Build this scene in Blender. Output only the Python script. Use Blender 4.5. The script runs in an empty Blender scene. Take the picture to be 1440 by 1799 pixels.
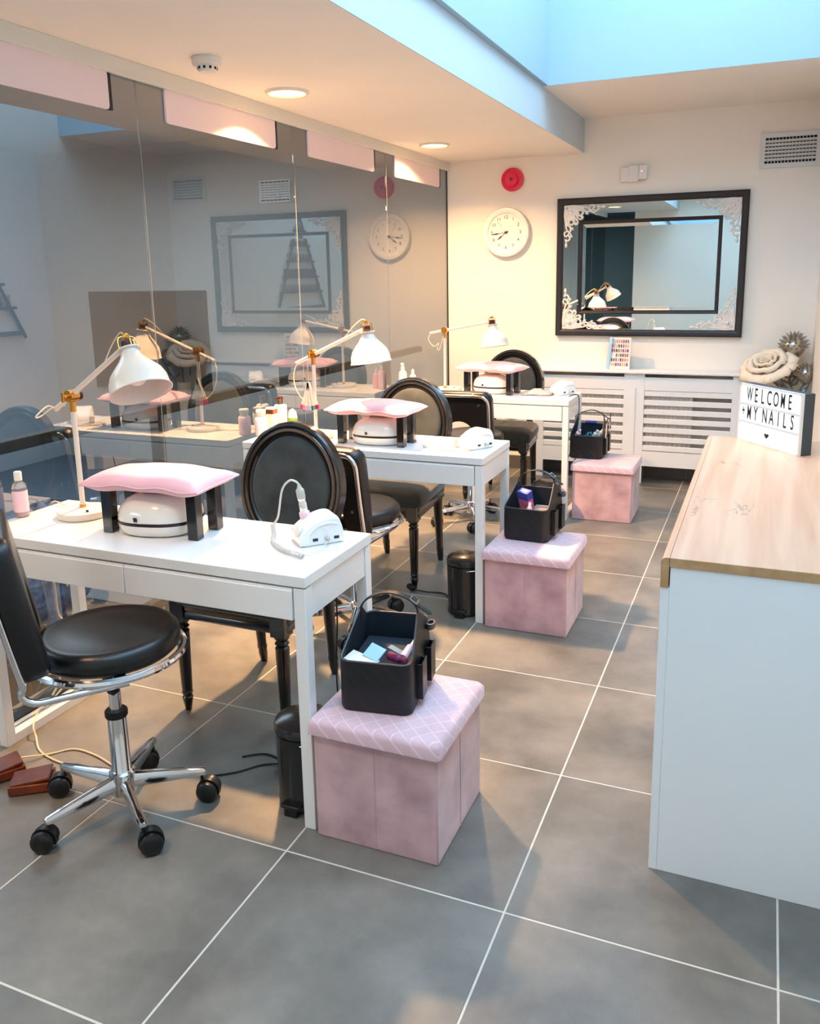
import bpy, bmesh, math, random
from mathutils import Vector, Matrix
R_ = math.radians
PI = math.pi
random.seed(7)
S = bpy.context.scene
COL = S.collection

# ------------------------------------------------------------------ camera
cam = bpy.data.cameras.new('camera')
cam.sensor_fit = 'HORIZONTAL'
cam.sensor_width = 36.0
cam.lens = 1479.5 / 1440 * 36
cam.shift_y = -110.4 / 1440
cam.clip_start = 0.02
camo = bpy.data.objects.new('camera', cam)
COL.objects.link(camo)
_yaw, _pit, _rol = R_(-23.01131), R_(-11.84513), R_(-1.10874)
_cy, _sy, _cp, _sp = math.cos(_yaw), math.sin(_yaw), math.cos(_pit), math.sin(_pit)
_F = Vector((_sy * _cp, _cy * _cp, _sp))
_Rr = Vector((_cy, -_sy, 0))
_U = _Rr.cross(_F)
_c, _s = math.cos(_rol), math.sin(_rol)
_Rr, _U = _c * _Rr + _s * _U, -_s * _Rr + _c * _U
camo.matrix_world = Matrix(((_Rr.x, _U.x, -_F.x, 0.4929), (_Rr.y, _U.y, -_F.y, -1.6800), (_Rr.z, _U.z, -_F.z, 1.4977), (0, 0, 0, 1)))
S.camera = camo

# ------------------------------------------------------------------ world, colour, lights
S.view_settings.view_transform = 'Standard'
S.view_settings.look = 'None'
S.view_settings.gamma = 1
S.view_settings.use_curve_mapping = False
S.view_settings.exposure = 0.11
w = bpy.data.worlds.new('world')
S.world = w
w.use_nodes = True
w.node_tree.nodes['Background'].inputs[0].default_value = (0.45, 0.62, 0.85, 1)
w.node_tree.nodes['Background'].inputs[1].default_value = 0.6


def area(name, loc, sx, sy, power, col, rot=(0, 0, 0), shape='RECTANGLE', spread=None):
    l = bpy.data.lights.new(name, 'AREA')
    l.shape = shape
    l.size = sx
    l.size_y = sy
    l.energy = power
    l.color = col
    if spread:
        l.spread = spread
    o = bpy.data.objects.new(name, l)
    o.location = loc
    o.rotation_euler = rot
    COL.objects.link(o)
    return o


SKY_Y0, SKY_Y1, SKY_X0, SKY_X1 = -1.8, 3.31, -0.735, 0.775
area('skylight_daylight', ((SKY_X0 + SKY_X1) / 2, (SKY_Y0 + SKY_Y1) / 2, 3.78), SKY_X1 - SKY_X0 - 0.05, SKY_Y1 - SKY_Y0 - 0.05, 138, (0.47, 0.73, 1.0))
area('stairwell_light', (-3.9, 1.5, 2.45), 1.5, 4.0, 130, (0.80, 0.90, 1.0))
area('back_room_fill', (-4.6, -5.0, 2.5), 1.6, 2.5, 260, (0.85, 0.95, 1.0))  # added fill, out of the mirror's view, lifts the dark room behind
DOWN = [(-1.535, 3.585, 40), (-1.535, 1.78, 100), (-1.45, -0.9, 12)]

# ------------------------------------------------------------------ material helpers


def lin(c):
    if isinstance(c, str):
        c = [int(c[i:i + 2], 16) / 255 for i in (0, 2, 4)]
        return tuple(x / 12.92 if x <= 0.04045 else ((x + 0.055) / 1.055) ** 2.4 for x in c)
    return tuple(c)


def nd(nt, typ, **kw):
    n = nt.nodes.new(typ)
    for k, v in kw.items():
        setattr(n, k, v)
    return n


def mat(name, col, rough=0.5, metal=0.0, var=0.0, vscale=8.0, bump=0.0, bscale=60.0, coat=0.0, sheen=0.0, emis=None, estr=0.0, spec=0.5, alpha=1.0, trans=0.0, world=False, detail=4.0, vcol=None, stretch=None):
    m = bpy.data.materials.new(name)
    m.use_nodes = True
    nt = m.node_tree
    b = nt.nodes['Principled BSDF']
    c = lin(col)
    b.inputs['Base Color'].default_value = (*c, 1)
    b.inputs['Roughness'].default_value = rough
    b.inputs['Metallic'].default_value = metal
    b.inputs['Coat Weight'].default_value = coat
    b.inputs['Coat Roughness'].default_value = 0.12
    b.inputs['Sheen Weight'].default_value = sheen
    b.inputs['Specular IOR Level'].default_value = spec
    b.inputs['Transmission Weight'].default_value = trans
    b.inputs['Alpha'].default_value = alpha
    if emis:
        b.inputs['Emission Color'].default_value = (*lin(emis), 1)
        b.inputs['Emission Strength'].default_value = estr
    if var or bump or vcol:
        if world:
            tc = nd(nt, 'ShaderNodeNewGeometry').outputs['Position']
        else:
            tc = nd(nt, 'ShaderNodeTexCoord').outputs['Object']
        if stretch:
            mp = nd(nt, 'ShaderNodeMapping')
            mp.inputs['Scale'].default_value = stretch
            nt.links.new(tc, mp.inputs['Vector'])
            tc = mp.outputs['Vector']
    if var or vcol:
        n = nd(nt, 'ShaderNodeTexNoise')
        n.inputs['Scale'].default_value = vscale
        n.inputs['Detail'].default_value = detail
        nt.links.new(tc, n.inputs['Vector'])
        r = nd(nt, 'ShaderNodeValToRGB')
        r.color_ramp.elements[0].position = 0.3
        r.color_ramp.elements[1].position = 0.7
        if vcol:
            a, d = c, lin(vcol)
        else:
            a = tuple(max(0, x * (1 - var)) for x in c)
            d = tuple(min(1, x * (1 + var)) for x in c)
        r.color_ramp.elements[0].color = (*a, 1)
        r.color_ramp.elements[1].color = (*d, 1)
        nt.links.new(n.outputs['Fac'], r.inputs['Fac'])
        nt.links.new(r.outputs['Color'], b.inputs['Base Color'])
        m['ramp'] = r.name
    if bump:
        n2 = nd(nt, 'ShaderNodeTexNoise')
        n2.inputs['Scale'].default_value = bscale
        n2.inputs['Detail'].default_value = 3
        nt.links.new(tc, n2.inputs['Vector'])
        bp = nd(nt, 'ShaderNodeBump')
        bp.inputs['Strength'].default_value = bump
        bp.inputs['Distance'].default_value = 0.002
        nt.links.new(n2.outputs['Fac'], bp.inputs['Height'])
        nt.links.new(bp.outputs['Normal'], b.inputs['Normal'])
    return m


MT = {}
MT['wall'] = mat('painted_wall', 'f3ece0', 0.75, var=0.02, vscale=1.5, bump=0.05, bscale=150, world=True)
MT['ceil'] = mat('painted_ceiling', 'f1ebe2', 0.85, var=0.02, vscale=2, world=True)
MT['shaft'] = mat('daylight_tinted_shaft', 'a3bccb', 0.8, var=0.01, vscale=2, world=True)  # the skylight's blue cast is put into the shaft colour
MT['beam'] = mat('daylight_tinted_beam', 'c3d0d8', 0.8, var=0.01, vscale=2, world=True)  # blue daylight on the beam's side, put into its colour
MT['trim'] = mat('painted_trim', 'dcdad0', 0.5)
MT['joint'] = mat('silicone_joint', '8f8b84', 0.5)
MT['grout'] = mat('grout', 'c8c3b8', 0.9, var=0.06, vscale=30)
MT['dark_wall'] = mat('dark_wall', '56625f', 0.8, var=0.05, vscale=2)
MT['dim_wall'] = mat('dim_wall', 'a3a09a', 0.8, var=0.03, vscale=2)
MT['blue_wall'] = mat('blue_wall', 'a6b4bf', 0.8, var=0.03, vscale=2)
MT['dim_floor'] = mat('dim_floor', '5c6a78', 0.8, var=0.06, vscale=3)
MT['white'] = mat('white_lacquer', 'ebebe8', 0.28, var=0.012, vscale=6, coat=0.2)
MT['white_matt'] = mat('white_matt', 'efeeec', 0.55, var=0.015, vscale=5)
MT['rad_white'] = mat('radiator_cover_paint', 'f0efec', 0.45, var=0.012, vscale=5)
MT['rad_metal'] = mat('radiator_enamel', 'd8d6d2', 0.5, var=0.05, vscale=120)
MT['counter_white'] = mat('counter_panel', 'eef0f0', 0.4, var=0.01, vscale=4)
MT['chrome'] = mat('chrome', 'e8e8ea', 0.09, metal=1.0, var=0.02, vscale=20)
MT['steel'] = mat('brushed_steel', 'c0c0c2', 0.25, metal=1.0)
MT['brass'] = mat('brass', 'd9a050', 0.28, metal=1.0, var=0.05, vscale=40)
MT['lamp_white'] = mat('lamp_enamel', 'e2dace', 0.35, coat=0.15, var=0.01, vscale=10)
MT['leather'] = mat('black_leather', '0f0f11', 0.33, var=0.2, vscale=25, bump=0.12, bscale=260)
MT['velvet'] = mat('black_velvet', '12171a', 0.75, vcol='3c4240', vscale=9, detail=6, sheen=0.35, bump=0.08, bscale=200)
MT['black_gloss'] = mat('black_gloss_wood', '0c0a0a', 0.2, coat=0.6, var=0.2, vscale=10)
MT['black'] = mat('black_plastic', '121315', 0.35, var=0.1, vscale=30)
MT['black_matt'] = mat('black_matt', '141517', 0.6, var=0.1, vscale=30)
MT['bin'] = mat('black_bin_metal', '131416', 0.25, coat=0.4, var=0.1, vscale=12)
MT['cushion'] = mat('pink_cushion_fabric', 'f2b9c2', 0.55, var=0.06, vscale=9, bump=0.25, bscale=28, sheen=0.3)
MT['pearl'] = mat('uv_lamp_shell', 'efece4', 0.14, coat=0.7, var=0.01, vscale=6)
MT['drill'] = mat('drill_shell', 'f3f4f6', 0.2, coat=0.5, var=0.01, vscale=6)
MT['cord_white'] = mat('white_cord', 'cfccc4', 0.5)
MT['cord_cream'] = mat('cream_cord', 'e6d3b4', 0.6, var=0.08, vscale=300)
MT['cord_black'] = mat('black_cord', '0d0d0f', 0.5)
MT['handpiece'] = mat('handpiece_metal', 'e8e2da', 0.25, metal=0.6)
MT['grey_rubber'] = mat('grey_rubber', 'b9b6a8', 0.6)
MT['switch'] = mat('dark_switch', '2a1420', 0.3)
MT['red'] = mat('red_alarm_plastic', 'e6104a', 0.3, coat=0.3)
MT['clock_white'] = mat('clock_plastic', 'f0ece6', 0.35, coat=0.2)
MT['clock_face'] = mat('clock_dial', 'f6f1e8', 0.6)
MT['ink'] = mat('ink', '3a2420', 0.6)
MT['black_ink'] = mat('letter_ink', '14161a', 0.6)
MT['plastic_white'] = mat('sensor_plastic', 'e9e4dc', 0.4)
MT['led'] = mat('sensor_led', 'f080a8', 0.4, emis='ff90b8', estr=1.5)
MT['vent'] = mat('vent_paint', 'dcdedd', 0.5)
MT['void'] = mat('void_black', '101214', 0.9)
MT['board'] = mat('pale_board', 'efdcdf', 0.6)
MT['frame_black'] = mat('mirror_frame', '1a1516', 0.4, vcol='2c2322', vscale=90, bump=0.3, bscale=120)
MT['mirror'] = mat('mirror_silver', 'dfe9ea', 0.01, metal=1.0)
MT['plaster'] = mat('ornament_plaster', 'e9e2da', 0.55, var=0.05, vscale=60)
MT['rose'] = mat('foam_rose', 'f4e2c8', 0.8, var=0.04, vscale=20, sheen=0.3)
MT['vase'] = mat('cream_vase', 'e6dcc6', 0.4, var=0.03, vscale=10)
MT['silver'] = mat('silver_leaf', 'b4aea2', 0.3, metal=0.85, var=0.2, vscale=40)
MT['silver_leaf'] = mat('silver_leaf_dark', '8c8f8f', 0.35, metal=0.7, var=0.2, vscale=30)
MT['tv'] = mat('screen_glass', '1a1b1c', 0.7, spec=0.2)
MT['brown_wood'] = mat('dark_brown_wood', '4a3428', 0.5, var=0.15, vscale=14)
MT['pale_wood'] = mat('pale_shelf_wood', 'b9a58c', 0.6, var=0.1, vscale=14)
MT['pedal'] = mat('red_brown_pedal', '4e1c0c', 0.35, vcol='8a3814', vscale=14, coat=0.3)
MT['pink_liquid'] = mat('pink_liquid', 'eeb4bc', 0.2, coat=0.4, var=0.03, vscale=10)
MT['pink_label'] = mat('pink_label', 'f3ccd4', 0.5, var=0.03, vscale=12)
MT['clear'] = mat('clear_plastic', 'eef2f2', 0.08, trans=0.85, spec=0.5)
MT['dark_red'] = mat('dark_red_pump', '3a1412', 0.3)
MT['green'] = mat('green_label', '587a2c', 0.4)
MT['blue_card'] = mat('blue_card', '9cc8f0', 0.6)
MT['cream_card'] = mat('cream_card', 'e4ddc8', 0.6)
MT['plum'] = mat('plum', '70224a', 0.4)
MT['magenta'] = mat('magenta_print', 'e0559a', 0.4, vcol='f08ab8', vscale=60)
MT['indigo'] = mat('indigo_print', '4a55b0', 0.4)
MT['teal'] = mat('teal_plastic', '3a7a8c', 0.35)
MT['caddy'] = mat('black_quilted_leather', '0d0e10', 0.5, bump=0.15, bscale=180, var=0.15, vscale=30)
MT['caddy_in'] = mat('navy_lining', '14202c', 0.7)
MT['caddy_edge'] = mat('grey_edge_paint', '44464c', 0.4)
MT['smoke_plastic'] = mat('smoky_plastic', 'c9bcb0', 0.15, trans=0.5)
MT['bag'] = mat('blue_plastic_bag', '2c4a80', 0.25, vcol='8aa0c8', vscale=22, detail=8)
MT['paper'] = mat('paper', 'c8ccd4', 0.7)
MT['grey_tile'] = mat('skirting_tile', '5a5550', 0.35, var=0.1, vscale=6, world=True)
MT['socket'] = mat('socket_plastic', 'dcdfe0', 0.4)


def math_node(nt, op, a, b=None):
    n = nd(nt, 'ShaderNodeMath', operation=op)
    for i, v in enumerate((a, b)):
        if v is None:
            continue
        if isinstance(v, (int, float)):
            n.inputs[i].default_value = v
        else:
            nt.links.new(v, n.inputs[i])
    return n.outputs[0]


def quilt(m, k, pale, strength=0.6, width=0.07):
    """diamond stitching grooves in the object's own coordinates"""
    nt = m.node_tree
    b = nt.nodes['Principled BSDF']
    tc = nd(nt, 'ShaderNodeTexCoord')
    sp = nd(nt, 'ShaderNodeSeparateXYZ')
    nt.links.new(tc.outputs['Object'], sp.inputs[0])
    x, y, z = sp.outputs
    x2 = math_node(nt, 'ADD', x, 0.0)
    u = math_node(nt, 'MULTIPLY', math_node(nt, 'ADD', math_node(nt, 'ADD', x2, y), z), k)
    v = math_node(nt, 'MULTIPLY', math_node(nt, 'ADD', math_node(nt, 'SUBTRACT', x2, y), z), k)
    masks = []
    for q in (u, v):
        f = math_node(nt, 'ABSOLUTE', math_node(nt, 'SUBTRACT', math_node(nt, 'FRACT', q), 0.5))
        masks.append(math_node(nt, 'GREATER_THAN', f, 0.5 - width))
    mk = math_node(nt, 'MAXIMUM', masks[0], masks[1])
    src = b.inputs['Base Color'].links[0].from_socket if b.inputs['Base Color'].links else None
    mx = nd(nt, 'ShaderNodeMix', data_type='RGBA')
    nt.links.new(math_node(nt, 'MULTIPLY', mk, 0.5), mx.inputs[0])
    if src:
        nt.links.new(src, mx.inputs[6])
    else:
        mx.inputs[6].default_value = b.inputs['Base Color'].default_value
    mx.inputs[7].default_value = (*lin(pale), 1)
    nt.links.new(mx.outputs[2], b.inputs['Base Color'])
    bp = nd(nt, 'ShaderNodeBump', invert=True)
    bp.inputs['Strength'].default_value = strength
    bp.inputs['Distance'].default_value = 0.004
    nt.links.new(mk, bp.inputs['Height'])
    nt.links.new(bp.outputs['Normal'], b.inputs['Normal'])
    return m


MT['pink_velvet'] = mat('pink_velvet', 'a8848a', 0.7, vcol='d6b0b4', vscale=9, detail=8, sheen=0.5, bump=0.15, bscale=90)
MT['pink_quilt'] = quilt(mat('pink_quilted_velvet', 'c9a4ac', 0.7, vcol='d8b6be', vscale=7, detail=6, sheen=0.5), 19, 'ead6dc', 0.6, 0.045)
quilt(MT['caddy'], 24, '1c1d20', 0.5, 0.06)


def glass_material():
    m = bpy.data.materials.new('partition_glass')
    m.use_nodes = True
    nt = m.node_tree
    nt.nodes.clear()
    out = nd(nt, 'ShaderNodeOutputMaterial')
    mix = nd(nt, 'ShaderNodeMixShader')
    tr = nd(nt, 'ShaderNodeBsdfTransparent')
    tr.inputs['Color'].default_value = (0.80, 0.83, 0.84, 1)
    gl = nd(nt, 'ShaderNodeBsdfGlossy')
    gl.inputs['Roughness'].default_value = 0.0
    gl.inputs['Color'].default_value = (1, 1, 1, 1)
    fr = nd(nt, 'ShaderNodeFresnel')
    fr.inputs['IOR'].default_value = 2.65
    ge = nd(nt, 'ShaderNodeNewGeometry')
    fac = math_node(nt, 'MULTIPLY', fr.outputs[0], math_node(nt, 'SUBTRACT', 1.0, ge.outputs['Backfacing']))
    nt.links.new(fac, mix.inputs[0])
    nt.links.new(tr.outputs[0], mix.inputs[1])
    nt.links.new(gl.outputs[0], mix.inputs[2])
    nt.links.new(mix.outputs[0], out.inputs[0])
    return m


MT['glass'] = glass_material()


def tile_material():
    m = mat('slate_grey_tile', '5b5e5e', 0.34, spec=0.45)
    nt = m.node_tree
    b = nt.nodes['Principled BSDF']
    geo = nd(nt, 'ShaderNodeNewGeometry')
    oi = nd(nt, 'ShaderNodeObjectInfo')
    add = nd(nt, 'ShaderNodeVectorMath', operation='ADD')
    mul = nd(nt, 'ShaderNodeVectorMath', operation='SCALE')
    cmb = nd(nt, 'ShaderNodeCombineXYZ')
    for i in range(3):
        nt.links.new(oi.outputs['Random'], cmb.inputs[i])
    nt.links.new(cmb.outputs[0], mul.inputs[0])
    mul.inputs['Scale'].default_value = 30
    nt.links.new(geo.outputs['Position'], add.inputs[0])
    nt.links.new(mul.outputs[0], add.inputs[1])
    n = nd(nt, 'ShaderNodeTexNoise')
    n.inputs['Scale'].default_value = 3.2
    n.inputs['Detail'].default_value = 7
    n.inputs['Roughness'].default_value = 0.62
    nt.links.new(add.outputs[0], n.inputs['Vector'])
    r = nd(nt, 'ShaderNodeValToRGB')
    r.color_ramp.elements[0].position = 0.32
    r.color_ramp.elements[1].position = 0.72
    r.color_ramp.elements[0].color = (*lin('5e5b55'), 1)
    r.color_ramp.elements[1].color = (*lin('878279'), 1)
    nt.links.new(n.outputs['Fac'], r.inputs['Fac'])
    nt.links.new(r.outputs['Color'], b.inputs['Base Color'])
    rr = math_node(nt, 'MULTIPLY_ADD', n.outputs['Fac'], 0.25)
    nt.nodes[-1].inputs[2].default_value = 0.24
    nt.links.new(rr, b.inputs['Roughness'])
    n2 = nd(nt, 'ShaderNodeTexNoise')
    n2.inputs['Scale'].default_value = 60
    n2.inputs['Detail'].default_value = 4
    nt.links.new(geo.outputs['Position'], n2.inputs['Vector'])
    bp = nd(nt, 'ShaderNodeBump')
    bp.inputs['Strength'].default_value = 0.12
    bp.inputs['Distance'].default_value = 0.001
    nt.links.new(n2.outputs['Fac'], bp.inputs['Height'])
    nt.links.new(bp.outputs['Normal'], b.inputs['Normal'])
    return m


MT['tile'] = tile_material()


def counter_wood(name, light, dark, crack='8a745e'):
    m = mat(name, light, 0.38)
    nt = m.node_tree
    b = nt.nodes['Principled BSDF']
    tc = nd(nt, 'ShaderNodeNewGeometry')
    mp = nd(nt, 'ShaderNodeMapping')
    mp.inputs['Scale'].default_value = (26, 1.3, 26)
    nt.links.new(tc.outputs['Position'], mp.inputs['Vector'])
    n = nd(nt, 'ShaderNodeTexNoise')
    n.inputs['Scale'].default_value = 1.0
    n.inputs['Detail'].default_value = 6
    n.inputs['Distortion'].default_value = 0.6
    nt.links.new(mp.outputs[0], n.inputs['Vector'])
    r = nd(nt, 'ShaderNodeValToRGB')
    r.color_ramp.elements[0].position = 0.3
    r.color_ramp.elements[1].position = 0.68
    r.color_ramp.elements[0].color = (*lin(dark), 1)
    r.color_ramp.elements[1].color = (*lin(light), 1)
    nt.links.new(n.outputs['Fac'], r.inputs['Fac'])
    # hairline cracks wandering along the grain
    mp2 = nd(nt, 'ShaderNodeMapping')
    mp2.inputs['Scale'].default_value = (5.5, 1.1, 5)
    nt.links.new(tc.outputs['Position'], mp2.inputs['Vector'])
    n3 = nd(nt, 'ShaderNodeTexNoise')
    n3.inputs['Scale'].default_value = 1.3
    n3.inputs['Detail'].default_value = 5
    nt.links.new(mp2.outputs[0], n3.inputs['Vector'])
    d = math_node(nt, 'ABSOLUTE', math_node(nt, 'SUBTRACT', n3.outputs['Fac'], 0.56))
    line = math_node(nt, 'LESS_THAN', d, 0.0028)
    n4 = nd(nt, 'ShaderNodeTexNoise')
    n4.inputs['Scale'].default_value = 3
    nt.links.new(tc.outputs['Position'], n4.inputs['Vector'])
    gate = math_node(nt, 'GREATER_THAN', n4.outputs['Fac'], 0.54)
    fac = math_node(nt, 'MULTIPLY', math_node(nt, 'MULTIPLY', line, gate), 0.55)
    mx = nd(nt, 'ShaderNodeMix', data_type='RGBA')
    nt.links.new(fac, mx.inputs[0])
    nt.links.new(r.outputs['Color'], mx.inputs[6])
    mx.inputs[7].default_value = (*lin(crack), 1)
    nt.links.new(mx.outputs[2], b.inputs['Base Color'])
    return m


MT['oak'] = counter_wood('pale_oak_laminate', 'e6b898', 'd49f7e')
MT['oak_edge'] = counter_wood('oak_edge_band', 'c79f74', 'b08658')

# ------------------------------------------------------------------ mesh builder


class MB:
    def __init__(self):
        self.v = []
        self.f = []
        self.m = Matrix.Identity(4)

    def at(self, x=0, y=0, z=0, rx=0, ry=0, rz=0):
        self.m = Matrix.Translation((x, y, z)) @ Matrix.Rotation(rz, 4, 'Z') @ Matrix.Rotation(ry, 4, 'Y') @ Matrix.Rotation(rx, 4, 'X')
        return self

    def add(self, vs, fs):
        o = len(self.v)
        self.v += [self.m @ Vector(p) for p in vs]
        self.f += [tuple(i + o for i in f) for f in fs]
        return self

    def box(self, x0, x1, y0, y1, z0, z1):
        return self.add([(x0, y0, z0), (x1, y0, z0), (x1, y1, z0), (x0, y1, z0), (x0, y0, z1), (x1, y0, z1), (x1, y1, z1), (x0, y1, z1)],
                        [(0, 3, 2, 1), (4, 5, 6, 7), (0, 1, 5, 4), (1, 2, 6, 5), (2, 3, 7, 6), (3, 0, 4, 7)])

    def cbox(self, x, y, z, sx, sy, sz):
        return self.box(x - sx / 2, x + sx / 2, y - sy / 2, y + sy / 2, z - sz / 2, z + sz / 2)

    def loft(self, rings, closed=True, cap=True, loop=False):
        """rings: equal-length vertex rings"""
        n = len(rings[0])
        vs = [p for r in rings for p in r]
        fs = []
        nr = len(rings)
        for i in range(nr if loop else nr - 1):
            a, b = i * n, ((i + 1) % nr) * n
            for j in range(n if closed else n - 1):
                k = (j + 1) % n
                fs.append((a + j, a + k, b + k, b + j))
        if cap and not loop and closed:
            fs.append(tuple(range(n))[::-1])
            fs.append(tuple(range((nr - 1) * n, nr * n)))
        return self.add(vs, fs)

    def lathe(self, prof, n=24, cx=0, cy=0, cz=0, sx=1, sy=1, cap=True):
        """prof: (r, z) from bottom to top"""
        rings = [[(cx + r * sx * math.cos(2 * PI * j / n), cy + r * sy * math.sin(2 * PI * j / n), cz + z) for j in range(n)] for r, z in prof]
        return self.loft(rings, cap=cap)

    def tube(self, pts, r, n=8, closed=False, flat=1.0):
        pts = [Vector(p) for p in pts]
        k = len(pts)
        rs = r if isinstance(r, (list, tuple)) else [r] * k
        rings = []
        up = None
        for i, p in enumerate(pts):
            if closed:
                t = (pts[(i + 1) % k] - pts[i - 1])
            else:
                t = pts[min(i + 1, k - 1)] - pts[max(i - 1, 0)]
            if t.length < 1e-9:
                t = Vector((0, 0, 1))
            t.normalize()
            if up is None:
                up = Vector((0, 0, 1)) if abs(t.z) < 0.9 else Vector((1, 0, 0))
            a = up - t * up.dot(t)
            if a.length < 1e-6:
                a = t.orthogonal()
            a.normalize()
            b = t.cross(a)
            up = a
            rings.append([p + (a * math.cos(2 * PI * j / n) * flat + b * math.sin(2 * PI * j / n)) * rs[i] for j in range(n)])
        return self.loft(rings, loop=closed)

    def ell(self, cx, cy, cz, rx, ry, rz, nu=16, nv=10, e=1.0):
        rings = []
        for i in range(nv + 1):
            a = -PI / 2 + PI * i / nv
            c, s = math.cos(a), math.sin(a)
            c = max(c, 0.001)
            c = c ** e
            s = math.copysign(abs(s) ** e, s)
            rings.append([(cx + rx * c * math.cos(2 * PI * j / nu), cy + ry * c * math.sin(2 * PI * j / nu), cz + rz * s) for j in range(nu)])
        return self.loft(rings)

    def prism(self, poly, z0, z1):
        """poly in xy, extruded in z (counter-clockwise)"""
        return self.loft([[(x, y, z0) for x, y in poly], [(x, y, z1) for x, y in poly]])

    def build(self, name, mt, parent=None, bevel=0.0, seg=2, smooth=40, sub=0, label=None, **props):
        me = bpy.data.meshes.new(name)
        me.from_pydata([tuple(p) for p in self.v], [], self.f)
        me.materials.append(MT[mt] if isinstance(mt, str) else mt)
        bm = bmesh.new()
        bm.from_mesh(me)
        bmesh.ops.recalc_face_normals(bm, faces=bm.faces)
        bm.to_mesh(me)
        bm.free()
        if smooth:
            for p in me.polygons:
                p.use_smooth = True
            me.set_sharp_from_angle(angle=R_(smooth))
        o = bpy.data.objects.new(name, me)
        COL.objects.link(o)
        if bevel:
            md = o.modifiers.new('bevel', 'BEVEL')
            md.width = bevel
            md.segments = seg
            md.limit_method = 'ANGLE'
            md.angle_limit = R_(38)
            md.harden_normals = False
        if sub:
            md = o.modifiers.new('sub', 'SUBSURF')
            md.levels = sub
            md.render_levels = sub
        if parent:
            o.parent = parent
        if label:
            o['label'] = label
        for k, v in props.items():
            o[k] = v
        return o


def thing(name, label, cat, loc=(0, 0, 0), rz=0, group=None):
    o = bpy.data.objects.new(name, None)
    o.empty_display_size = 0.05
    COL.objects.link(o)
    o.location = loc
    o.rotation_euler = (0, 0, rz)
    o['label'] = label
    o['category'] = cat
    if group:
        o['group'] = group
    return o


def tag(o, label, cat, group=None):
    o['label'] = label
    o['category'] = cat
    if group:
        o['group'] = group
    return o


def dup(o, loc=None, rz=None, label=None, parent=None):
    c = o.copy()
    COL.objects.link(c)
    if parent is not None:
        c.parent = parent
    if loc is not None:
        c.location = loc
    if rz is not None:
        c.rotation_euler = (0, 0, rz)
    if label:
        c['label'] = label
    for ch in list(o.children):
        dup(ch, parent=c)
    return c


def struct(o):
    o['kind'] = 'structure'
    return o


def empty_struct(name):
    o = bpy.data.objects.new(name, None)
    COL.objects.link(o)
    o['kind'] = 'structure'
    return o


def arc(cx, cy, r, a0, a1, n, sx=1.0, sy=1.0):
    return [(cx + r * sx * math.cos(R_(a0 + (a1 - a0) * i / n)), cy + r * sy * math.sin(R_(a0 + (a1 - a0) * i / n))) for i in range(n + 1)]


def rrect(w, h, r, n=4, cx=0, cy=0):
    p = []
    for sx, sy, a in ((1, 1, 0), (-1, 1, 90), (-1, -1, 180), (1, -1, 270)):
        p += arc(cx + sx * (w / 2 - r), cy + sy * (h / 2 - r), r, a, a + 90, n)
    return p


def catmull(pts, n=6, closed=False):
    P = [Vector(p) for p in pts]
    k = len(P)
    out = []
    rng = range(k if closed else k - 1)
    for i in rng:
        p0 = P[(i - 1) % k] if closed or i > 0 else P[0]
        p1 = P[i]
        p2 = P[(i + 1) % k]
        p3 = P[(i + 2) % k] if closed or i + 2 < k else P[-1]
        for j in range(n):
            t = j / n
            out.append(0.5 * ((2 * p1) + (-p0 + p2) * t + (2 * p0 - 5 * p1 + 4 * p2 - p3) * t * t + (-p0 + 3 * p1 - 3 * p2 + p3) * t ** 3))
    if not closed:
        out.append(P[-1])
    return out


def coil(path, r, turns, n=10):
    """helix wound round a path"""
    P = catmull(path, 12)
    L = len(P)
    out = []
    tot = int(turns * n)
    for i in range(tot + 1):
        f = i / tot * (L - 1)
        k = min(int(f), L - 2)
        p = P[k].lerp(P[k + 1], f - k)
        t = (P[k + 1] - P[k]).normalized()
        a = t.cross(Vector((0.13, 0.27, 0.95))).normalized()
        b = t.cross(a)
        an = 2 * PI * i / n
        out.append(p + a * r * math.cos(an) + b * r * math.sin(an))
    return out


def text_obj(body, size, ext, mt, name, parent, M4, sx=1.0, align='CENTER', bold=0.0):
    cu = bpy.data.curves.new('t', 'FONT')
    cu.body = body
    cu.size = size
    cu.extrude = ext
    cu.offset = bold
    cu.resolution_u = 3
    cu.align_x = align
    cu.align_y = 'CENTER'
    t = bpy.data.objects.new('t', cu)
    COL.objects.link(t)
    bpy.context.view_layer.update()
    me = bpy.data.meshes.new_from_object(t.evaluated_get(bpy.context.evaluated_depsgraph_get()))
    bpy.data.objects.remove(t)
    bpy.data.curves.remove(cu)
    me.transform(M4 @ Matrix.Diagonal((sx, 1, 1, 1)))
    me.materials.clear()
    me.materials.append(MT[mt])
    me.name = name
    o = bpy.data.objects.new(name, me)
    COL.objects.link(o)
    o.parent = parent
    return o


# ------------------------------------------------------------------ the room
GX = -1.79      # glass plane
YB = 4.5        # back wall
XR = 0.775      # right wall
YF = -2.2       # wall behind the camera
ZS = 2.292      # lowered ceiling
ZC = 2.515      # high ceiling

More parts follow.
